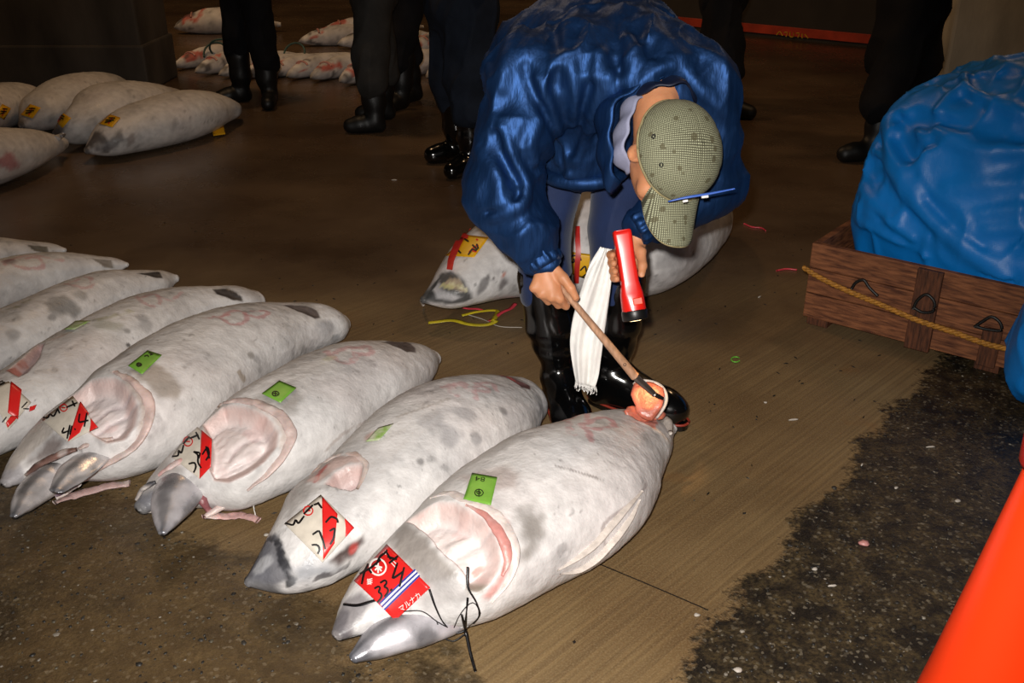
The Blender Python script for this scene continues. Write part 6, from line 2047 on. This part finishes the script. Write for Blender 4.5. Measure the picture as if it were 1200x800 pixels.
def fit_in(V):
    # below the rim the sack is held in by the boards
    a_, b_ = (V - cA) @ dF, (V - cA) @ dB
    low = V[:, 2] < CH + 0.01
    a2 = np.where(low, np.clip(a_, 0.032, CL - 0.032), np.maximum(a_, -0.02))
    b2 = np.where(low, np.clip(b_, 0.032, CDp - 0.032), np.maximum(b_, -0.01))
    V = V + dF * (a2 - a_)[:, None] + dB * (b2 - b_)[:, None]
    V[:, 2] = np.maximum(V[:, 2], z0 + 0.018)
    return V
def fit_front(V):
    b_ = (V - cA) @ dB
    return V + dB * (np.minimum(b_, -0.032) - b_)[:, None]
big, BV_ = sack('blue_sack', bag_c, dF, dB, (0.655, 0.46), 0.955, 0.05, 0.010, 31, 'big bulging blue tarpaulin sack standing in the wooden crate', 'sack', lean=(0.02, 0.03), taper=0.15, top_pow=3.2, creases=SACK, fit=fit_in)
c2_ = at_y(1282, 395, 2.72)
small, _ = sack('blue_sack', np.array([c2_[0], c2_[1], 0]), dF, dB, (0.24, 0.22), 0.53, 0.0, 0.009, 47, 'smaller blue tarpaulin bundle on the floor in front of the crate', 'sack', taper=0.3, fit=fit_front)
# stitched seam running over the bundle
# ------------------------------------------------------------------ orange cone near the camera
cx_, cy_ = 0.832, 1.29
cone = thing('traffic_cone', (cx_, cy_, 0), 'bright orange plastic traffic cone with dark red collar', 'cone')
n = 64
prof = [(0.002, 0.170), (0.030, 0.170), (0.036, 0.165), (0.040, 0.150), (0.060, 0.138), (0.25, 0.1050), (0.45, 0.0725), (0.665, 0.0385), (0.70, 0.033), (0.71, 0.024)]
V = []
for z_, r_ in prof:
    for q in range(n):
        a = 2 * PI * q / n
        if z_ <= 0.036:
            pw = 5
            c_, s_ = math.cos(a), math.sin(a)
            V.append((cx_ + r_ * 1.0 * math.copysign(abs(c_) ** (2 / pw), c_), cy_ + r_ * math.copysign(abs(s_) ** (2 / pw), s_), z_))
        else:
            V.append((cx_ + r_ * math.cos(a), cy_ + r_ * math.sin(a), z_))
mk('cone_body', V, [tuple(f) for f in grid_faces(len(prof), n, True)] + [tuple(range(n))[::-1], tuple(range((len(prof) - 1) * n, len(prof) * n))], 'cone_orange', cone)
prof = [(0.682, 0.034), (0.680, 0.042), (0.690, 0.047), (0.730, 0.048), (0.745, 0.043), (0.748, 0.012)]
V = [(cx_ + r_ * math.cos(2 * PI * q / 32), cy_ + r_ * math.sin(2 * PI * q / 32), z_) for z_, r_ in prof for q in range(32)]
mk('collar', V, [tuple(f) for f in grid_faces(len(prof), 32, True)] + [tuple(range(5 * 32, 6 * 32))], 'cone_red', cone, label='dark red collar on the cone tip')

# ------------------------------------------------------------------ brown box by the right pillar
bx = at_y(1094, 48, 7.2)
bo = thing('cardboard_box', (bx[0], 7.3, 0), 'brown cardboard box standing by the grey pillar', 'box')
V, F = box_vf((bx[0] - 0.13, 7.2, 0.0), (bx[0] + 0.02, 7.5, bx[2]))
bevel(mk('carton', V, F, 'card_brown', bo, smooth=False), 0.004)
V, F = box_vf((bx[0] - 0.08, 7.198, bx[2] - 0.12), (bx[0] - 0.03, 7.45, bx[2] + 0.0015))
mk('tape', V, F, 'cream_cloth', bo, smooth=False)

# ------------------------------------------------------------------ people standing in the background
def stander(label, feet, toes, trouser, coat, height=1.68, hem=0.86, wide=0.0, lean=(0, 0), boot_top=0.36, seed=0, cream_hem=None, apron=None, gloss='rubber_dull'):
    f = [np.array([*at_z(u, v, 0)[:2], 0]) for u, v in feet]
    k = height / 1.68
    mid = (f[0] + f[1]) / 2
    fwd = nrmz(np.array([toes[0][0] + toes[1][0], toes[0][1] + toes[1][1], 0]))
    lat = np.array([-fwd[1], fwd[0], 0])
    root = thing('person', tuple(mid), label, 'person')
    hip = mid + np.array([lean[0], lean[1], 0.88 * k])
    hips = []
    for i in (0, 1):
        sg = 1 if (f[i] - mid) @ lat > 0 else -1
        if i == 1:
            sg = -hips[0][1]
        hips.append((hip + lat * 0.085 * sg, sg))
    chest = hip + UPV * 0.42 * k + fwd * 0.02
    neck = chest + UPV * 0.15 * k
    head = neck + UPV * 0.17 * k + fwd * 0.02
    lo = np.minimum(f[0], f[1]) - np.array([0.45, 0.45, 0]); hi_ = np.maximum(f[0], f[1]) + np.array([0.45, 0.45, height + 0.12])
    vx = 0.013
    s = SDF(lo, hi_, vx)
    kn = []
    for i in (0, 1):
        an = f[i] + UPV * 0.09
        kk = (hips[i][0] + an) / 2 + fwd * 0.02 + UPV * 0.02
        kn.append(kk)
        s.chain([hips[i][0], kk, an], [0.085, 0.058, 0.04], 0.03)
        td = nrmz(np.array([*toes[i], 0]))
        s.cap(f[i] + UPV * 0.045, f[i] + td * 0.14 + UPV * 0.035, 0.036, 0.03, 0.02)
    s.cap(hip, chest, 0.115, 0.125, 0.04, sq=(lat, 1.25))
    s.chain([chest, neck, head], [0.09, 0.055, 0.055], 0.04)
    s.ell(head + UPV * 0.03, (0.085, 0.085, 0.115), None, 0.03)
    s.cap(head + fwd * 0.08 - UPV * 0.01, head + fwd * 0.095 + UPV * 0.03, 0.018, 0.014, 0.015)
    for sg in (-1, 1):
        s.ell(head + lat * sg * 0.085 + UPV * 0.01, (0.02, 0.02, 0.03), None, 0.01)
    arms = []
    for sg in (-1, 1):
        sh = chest + lat * sg * 0.185 + UPV * 0.07
        el = sh + lat * sg * 0.05 - UPV * 0.29 - fwd * 0.02
        wr = el + fwd * 0.22 + UPV * 0.02 - lat * sg * 0.07
        arms.append((sh, el, wr))
        s.chain([sh, el, wr], [0.055, 0.044, 0.032], 0.02)
        pm = wr + nrmz(wr - el) * 0.08
        s.cap(wr, pm, 0.03, 0.034, 0.02)
        for q in range(4):
            kq = pm + lat * (q - 1.5) * 0.02
            s.chain([kq, kq + nrmz(wr - el) * 0.05, kq + nrmz(wr - el) * 0.07 - fwd * 0.02], [0.013, 0.012, 0.011], 0.004)
        s.chain([wr - lat * sg * 0.025, pm - lat * sg * 0.045 + fwd * 0.02], [0.016, 0.013], 0.008)
    V, F = s.mesh()
    mk('body', V, F, 'skin_far', root)
    h = SDF(head - 0.2, head + 0.24, 0.013)
    h.ell(head + UPV * 0.05 - fwd * 0.015, (0.098, 0.098, 0.105), None)
    h.ell(head + fwd * 0.10 - UPV * 0.02, (0.09, 0.09, 0.09), None, 0.01, op='sub')
    V, F = h.mesh()
    mk('hair', V, F, 'hair', root)
    s = SDF(lo, hi_, vx)
    s.cap(hip - lat * 0.03, hip + lat * 0.03, 0.145 + wide, 0.145 + wide, 0.03)
    for i in (0, 1):
        an = f[i] + UPV * (boot_top - 0.03)
        s.chain([hips[i][0], kn[i], an + fwd * 0.0], [0.115 + wide, 0.095 + wide, 0.088 + wide], 0.04)
    if apron:
        s.cap(hip - UPV * 0.05, mid + UPV * apron, 0.17, 0.20, 0.05, sq=(lat, 1.15))
    s.displace(lambda P: -(fold_noise(P, (0.2, 0, 1), 9, 3.0, seed) ** 3) * 0.022 + 0.008, 0.05)
    V, F = s.mesh()
    mk('trousers', V, F, trouser, root)
    s = SDF(lo, hi_, vx)
    s.cap(mid + UPV * (hem + 0.16) + np.array([lean[0], lean[1], 0]), chest, 0.165, 0.160, 0.05, sq=(lat, 1.25))
    s.cap(chest, neck, 0.13, 0.08, 0.05)
    for (sh, el, wr) in arms:
        s.chain([sh, el, wr], [0.085, 0.075, 0.052], 0.03)
    s.displace(lambda P: -(fold_noise(P, (0.2, 0, 1), 10, 3.0, seed + 5) ** 3) * 0.02 + 0.007, 0.05)
    s.cut(mid + UPV * hem, (0, 0, -1))
    V, F = s.mesh()
    mk('jacket', V, F, coat, root)
    for i in (0, 1):
        td = nrmz(np.array([*toes[i], 0]))
        s = SDF(f[i] + np.array([-0.3, -0.3, 0]), f[i] + np.array([0.3, 0.3, boot_top + 0.12]), 0.009)
        leg = (kn[i] - f[i])
        leg = leg / leg[2]
        s.chain([f[i] + leg * boot_top, f[i] + leg * 0.20, f[i] + UPV * 0.08], [0.085, 0.075, 0.056], 0.03)
        s.chain([f[i] + UPV * 0.075, f[i] + td * 0.10 + UPV * 0.058, f[i] + td * 0.165 + UPV * 0.05], [0.056, 0.054, 0.047], 0.03)
        s.cap(f[i] - td * 0.03 + UPV * 0.045, f[i] + td * 0.15 + UPV * 0.045, 0.046, 0.048, 0.02)
        s.displace(lambda P: -(fbm(P, 9, 2, seed + i) - 0.5) * 0.012, 0.03)
        s.cut((0, 0, 0.002), (0, 0, -1))
        V, F = s.mesh()
        mk('boot', V, F, gloss, root)
    return root
stander('person in black work clothes and boots standing before the far tuna row', [(285, 119), (318, 124)], [(-0.8, -0.5), (0.1, -1)], 'dark_cloth', 'dark_cloth', seed=1, boot_top=0.34)
stander('person in loose grey trousers and black boots, walking', [(440, 155), (452, 140)], [(-1, -0.15), (-1, -0.1)], 'slate_cloth', 'dark_cloth', seed=2, wide=0.02, boot_top=0.36, hem=0.98)
stander('person in black trousers close behind the one in grey trousers', [(470, 128), (486, 118)], [(-0.6, -0.8), (-0.6, -0.8)], 'dark_cloth', 'dark_cloth', seed=3)
stander('person in cream jacket and dark trousers with shiny wet boots', [(537, 188), (553, 203)], [(-1, -0.45), (-0.7, -0.8)], 'ink_cloth', 'cream_cloth', seed=4, hem=0.850, wide=0.03, boot_top=0.40, gloss='rubber_black')
stander('person in black coat standing behind the bending man', [(850, 138), (822, 120)], [(1, -0.3), (0.6, -0.8)], 'dark_cloth', 'dark_cloth', seed=5, hem=0.62, wide=0.02)
stander('person in black apron and boots standing behind the blue sack', [(1018, 188), (1062, 165)], [(-1, -0.2), (-0.8, -0.6)], 'dark_cloth', 'dark_cloth', seed=6, wide=0.02, apron=0.56)

# ------------------------------------------------------------------ litter on the floor
def chip(name, u, v, r, h, m, label, cat, seed, asp=0.7, rot=0.0, grp=None):
    p = at_z(u, v, 0)
    rg = random.Random(seed)
    n = 10
    V = [(p[0], p[1], h)]
    for k_ in (0.6, 1.0):
        for i in range(n):
            a = 2 * PI * i / n
            rr = r * k_ * rg.uniform(0.75, 1.15)
            x, y = rr * math.cos(a), rr * asp * math.sin(a)
            V.append((p[0] + x * math.cos(rot) - y * math.sin(rot), p[1] + x * math.sin(rot) + y * math.cos(rot), h * (0.8 if k_ < 1 else 0.35) * rg.uniform(0.6, 1.1) + 0.001))
    for i in range(n):
        q = V[1 + n + i]
        V.append((q[0], q[1], 0.0005))
    F = [(0, 1 + i, 1 + (i + 1) % n) for i in range(n)]
    for k_ in range(2):
        F += [(1 + k_ * n + i, 1 + (k_ + 1) * n + i, 1 + (k_ + 1) * n + (i + 1) % n, 1 + k_ * n + (i + 1) % n) for i in range(n)]
    F.append(tuple(1 + 2 * n + i for i in range(n))[::-1])
    return tag(mk(name, V, F, m), label, cat, grp)
chip('flesh_scrap', 1012, 637, 0.016, 0.010, 'gill_flesh', 'small pink scrap of fish flesh on the dark gravelly floor', 'scrap', 1)
me_ = bpy.data.objects['flesh_scrap'].data
ca = me_.color_attributes.new('Col', 'FLOAT_COLOR', 'POINT')
ca.data.foreach_set('color', [c for _ in me_.vertices for c in (0.5, 0.22, 0.2, 1)])
tv, tf = tube([at_z(862 + 5 * math.cos(a), 421 + 3 * math.sin(a), 0.004) for a in np.linspace(0.5, 5.6, 16)], 0.0025, 6, 30)
tag(mk('plastic_loop', tv, tf, 'ribbon_green'), 'bright green plastic loop lying on the bare concrete', 'loop')
for i, (u, v, r, rot, asp) in enumerate([(930, 492, 0.018, 0.2, 0.25), (1122, 587, 0.010, 0.5, 0.7), (897, 472, 0.007, 0, 0.6), (1090, 524, 0.016, 0.1, 0.2), (955, 667, 0.008, 0.4, 0.8), (817, 721, 0.008, 0, 0.8),
                                         (865, 785, 0.012, 0, 0.7), (1010, 545, 0.010, 1, 0.3), (890, 348, 0.014, 0.8, 0.3), (160, 372, 0.010, 0, 0.5), (975, 687, 0.014, 0.1, 0.2), (1050, 572, 0.008, 0.6, 0.6), (300, 566, 0.007, 0, 0.8), (312, 627, 0.008, 0, 0.8), (540, 181, 0.02, 0, 0.3), (462, 211, 0.02, 0, 0.3)]):
    chip('paper_scrap', u, v, r * 0.9, 0.005, 'scrap_white', 'tiny pale scrap of paper or ice on the floor', 'scrap', 10 + i, asp, rot, 'pale scraps on the floor')
for i, s_ in enumerate([[(872, 262), (882, 266), (892, 267), (897, 270)], [(910, 317), (922, 315), (934, 316)]]):
    tv, tf = tube([at_z(u, v, 0.004) for u, v in s_], 0.004, 6, 16)
    tag(mk('plastic_strip', tv, tf, 'ribbon_pink'), ('curled pink plastic strip on the floor behind the cap', 'straight pink plastic strip on the floor near the crate corner')[i], 'strip')
# dark shreds strewn over the slab and gravel in the worn strips: too many and too small to count
def in_slab(p):
    return RN @ p < RC - 0.04 and LN @ p < LC - 0.05
V, F, k_ = [], [], 0
rg = random.Random(5)
cnt = 0
while cnt < 260:
    p = np.array([rg.uniform(-2.2, 2.4), rg.uniform(1.5, 4.6)])
    if not in_slab(p):
        continue
    cnt += 1
    L_, w_, a = rg.uniform(0.006, 0.024), rg.uniform(0.0015, 0.005), rg.uniform(0, PI)
    d_ = np.array([math.cos(a), math.sin(a)]); e_ = np.array([-d_[1], d_[0]])
    for x, y, z_ in ((-L_ / 2, 0, 0.001), (0, w_, 0.001), (L_ / 2, 0, 0.001), (0, -w_, 0.001), (0, 0, 0.004)):
        q = p + d_ * x + e_ * y
        V.append((q[0], q[1], z_))
    F += [(k_ + i, k_ + (i + 1) % 4, k_ + 4) for i in range(4)]
    k_ += 5
o = mk('dark_shreds', V, F, 'scrap_dark', smooth=False)
o['kind'] = 'stuff'
tag(o, 'dark shreds of litter strewn over the brushed concrete', 'litter')
V, F, C_, k_ = [], [], [], 0
cnt = 0
pal = [(0.035, 0.03, 0.025)] * 6 + [(0.09, 0.075, 0.05)] * 3 + [(0.018, 0.016, 0.014)] * 4 + [(0.24, 0.21, 0.17)]
while cnt < 7000:
    p = np.array([rg.uniform(-1.9, 2.3), 1.15 + 3.0 * rg.random() ** 1.7])
    dr, dl = RN @ p - RC, LN @ p - LC
    if max(dr, dl) < rg.uniform(-0.02, 0.06):
        continue
    cnt += 1
    r_ = rg.uniform(0.0018, 0.0060) * (1.5 if rg.random() < 0.06 else 1)
    a0 = rg.uniform(0, PI)
    h_ = r_ * rg.uniform(0.15, 0.38)
    c_ = pal[rg.randrange(len(pal))]
    n_ = 5
    asp = rg.uniform(0.5, 1)
    for kk, zz in ((1.0, -0.001), (0.75, h_)):
        for i in range(n_):
            a = 2 * PI * i / n_ + 0.3
            rr = r_ * kk * rg.uniform(0.8, 1.2)
            x, y = rr * math.cos(a), rr * asp * math.sin(a)
            V.append((p[0] + x * math.cos(a0) - y * math.sin(a0), p[1] + x * math.sin(a0) + y * math.cos(a0), zz * (rg.uniform(0.8, 1.2) if zz > 0 else 1)))
            C_.append(c_)
    F += [(k_ + i, k_ + (i + 1) % n_, k_ + n_ + (i + 1) % n_, k_ + n_ + i) for i in range(n_)] + [tuple(k_ + n_ + i for i in range(n_))]
    k_ += 2 * n_
o = mk('gravel', V, F, 'pebble', smooth=True, cols=np.array(C_))
o['kind'] = 'stuff'
tag(o, 'dark exposed gravel worn out of the concrete floor', 'gravel')
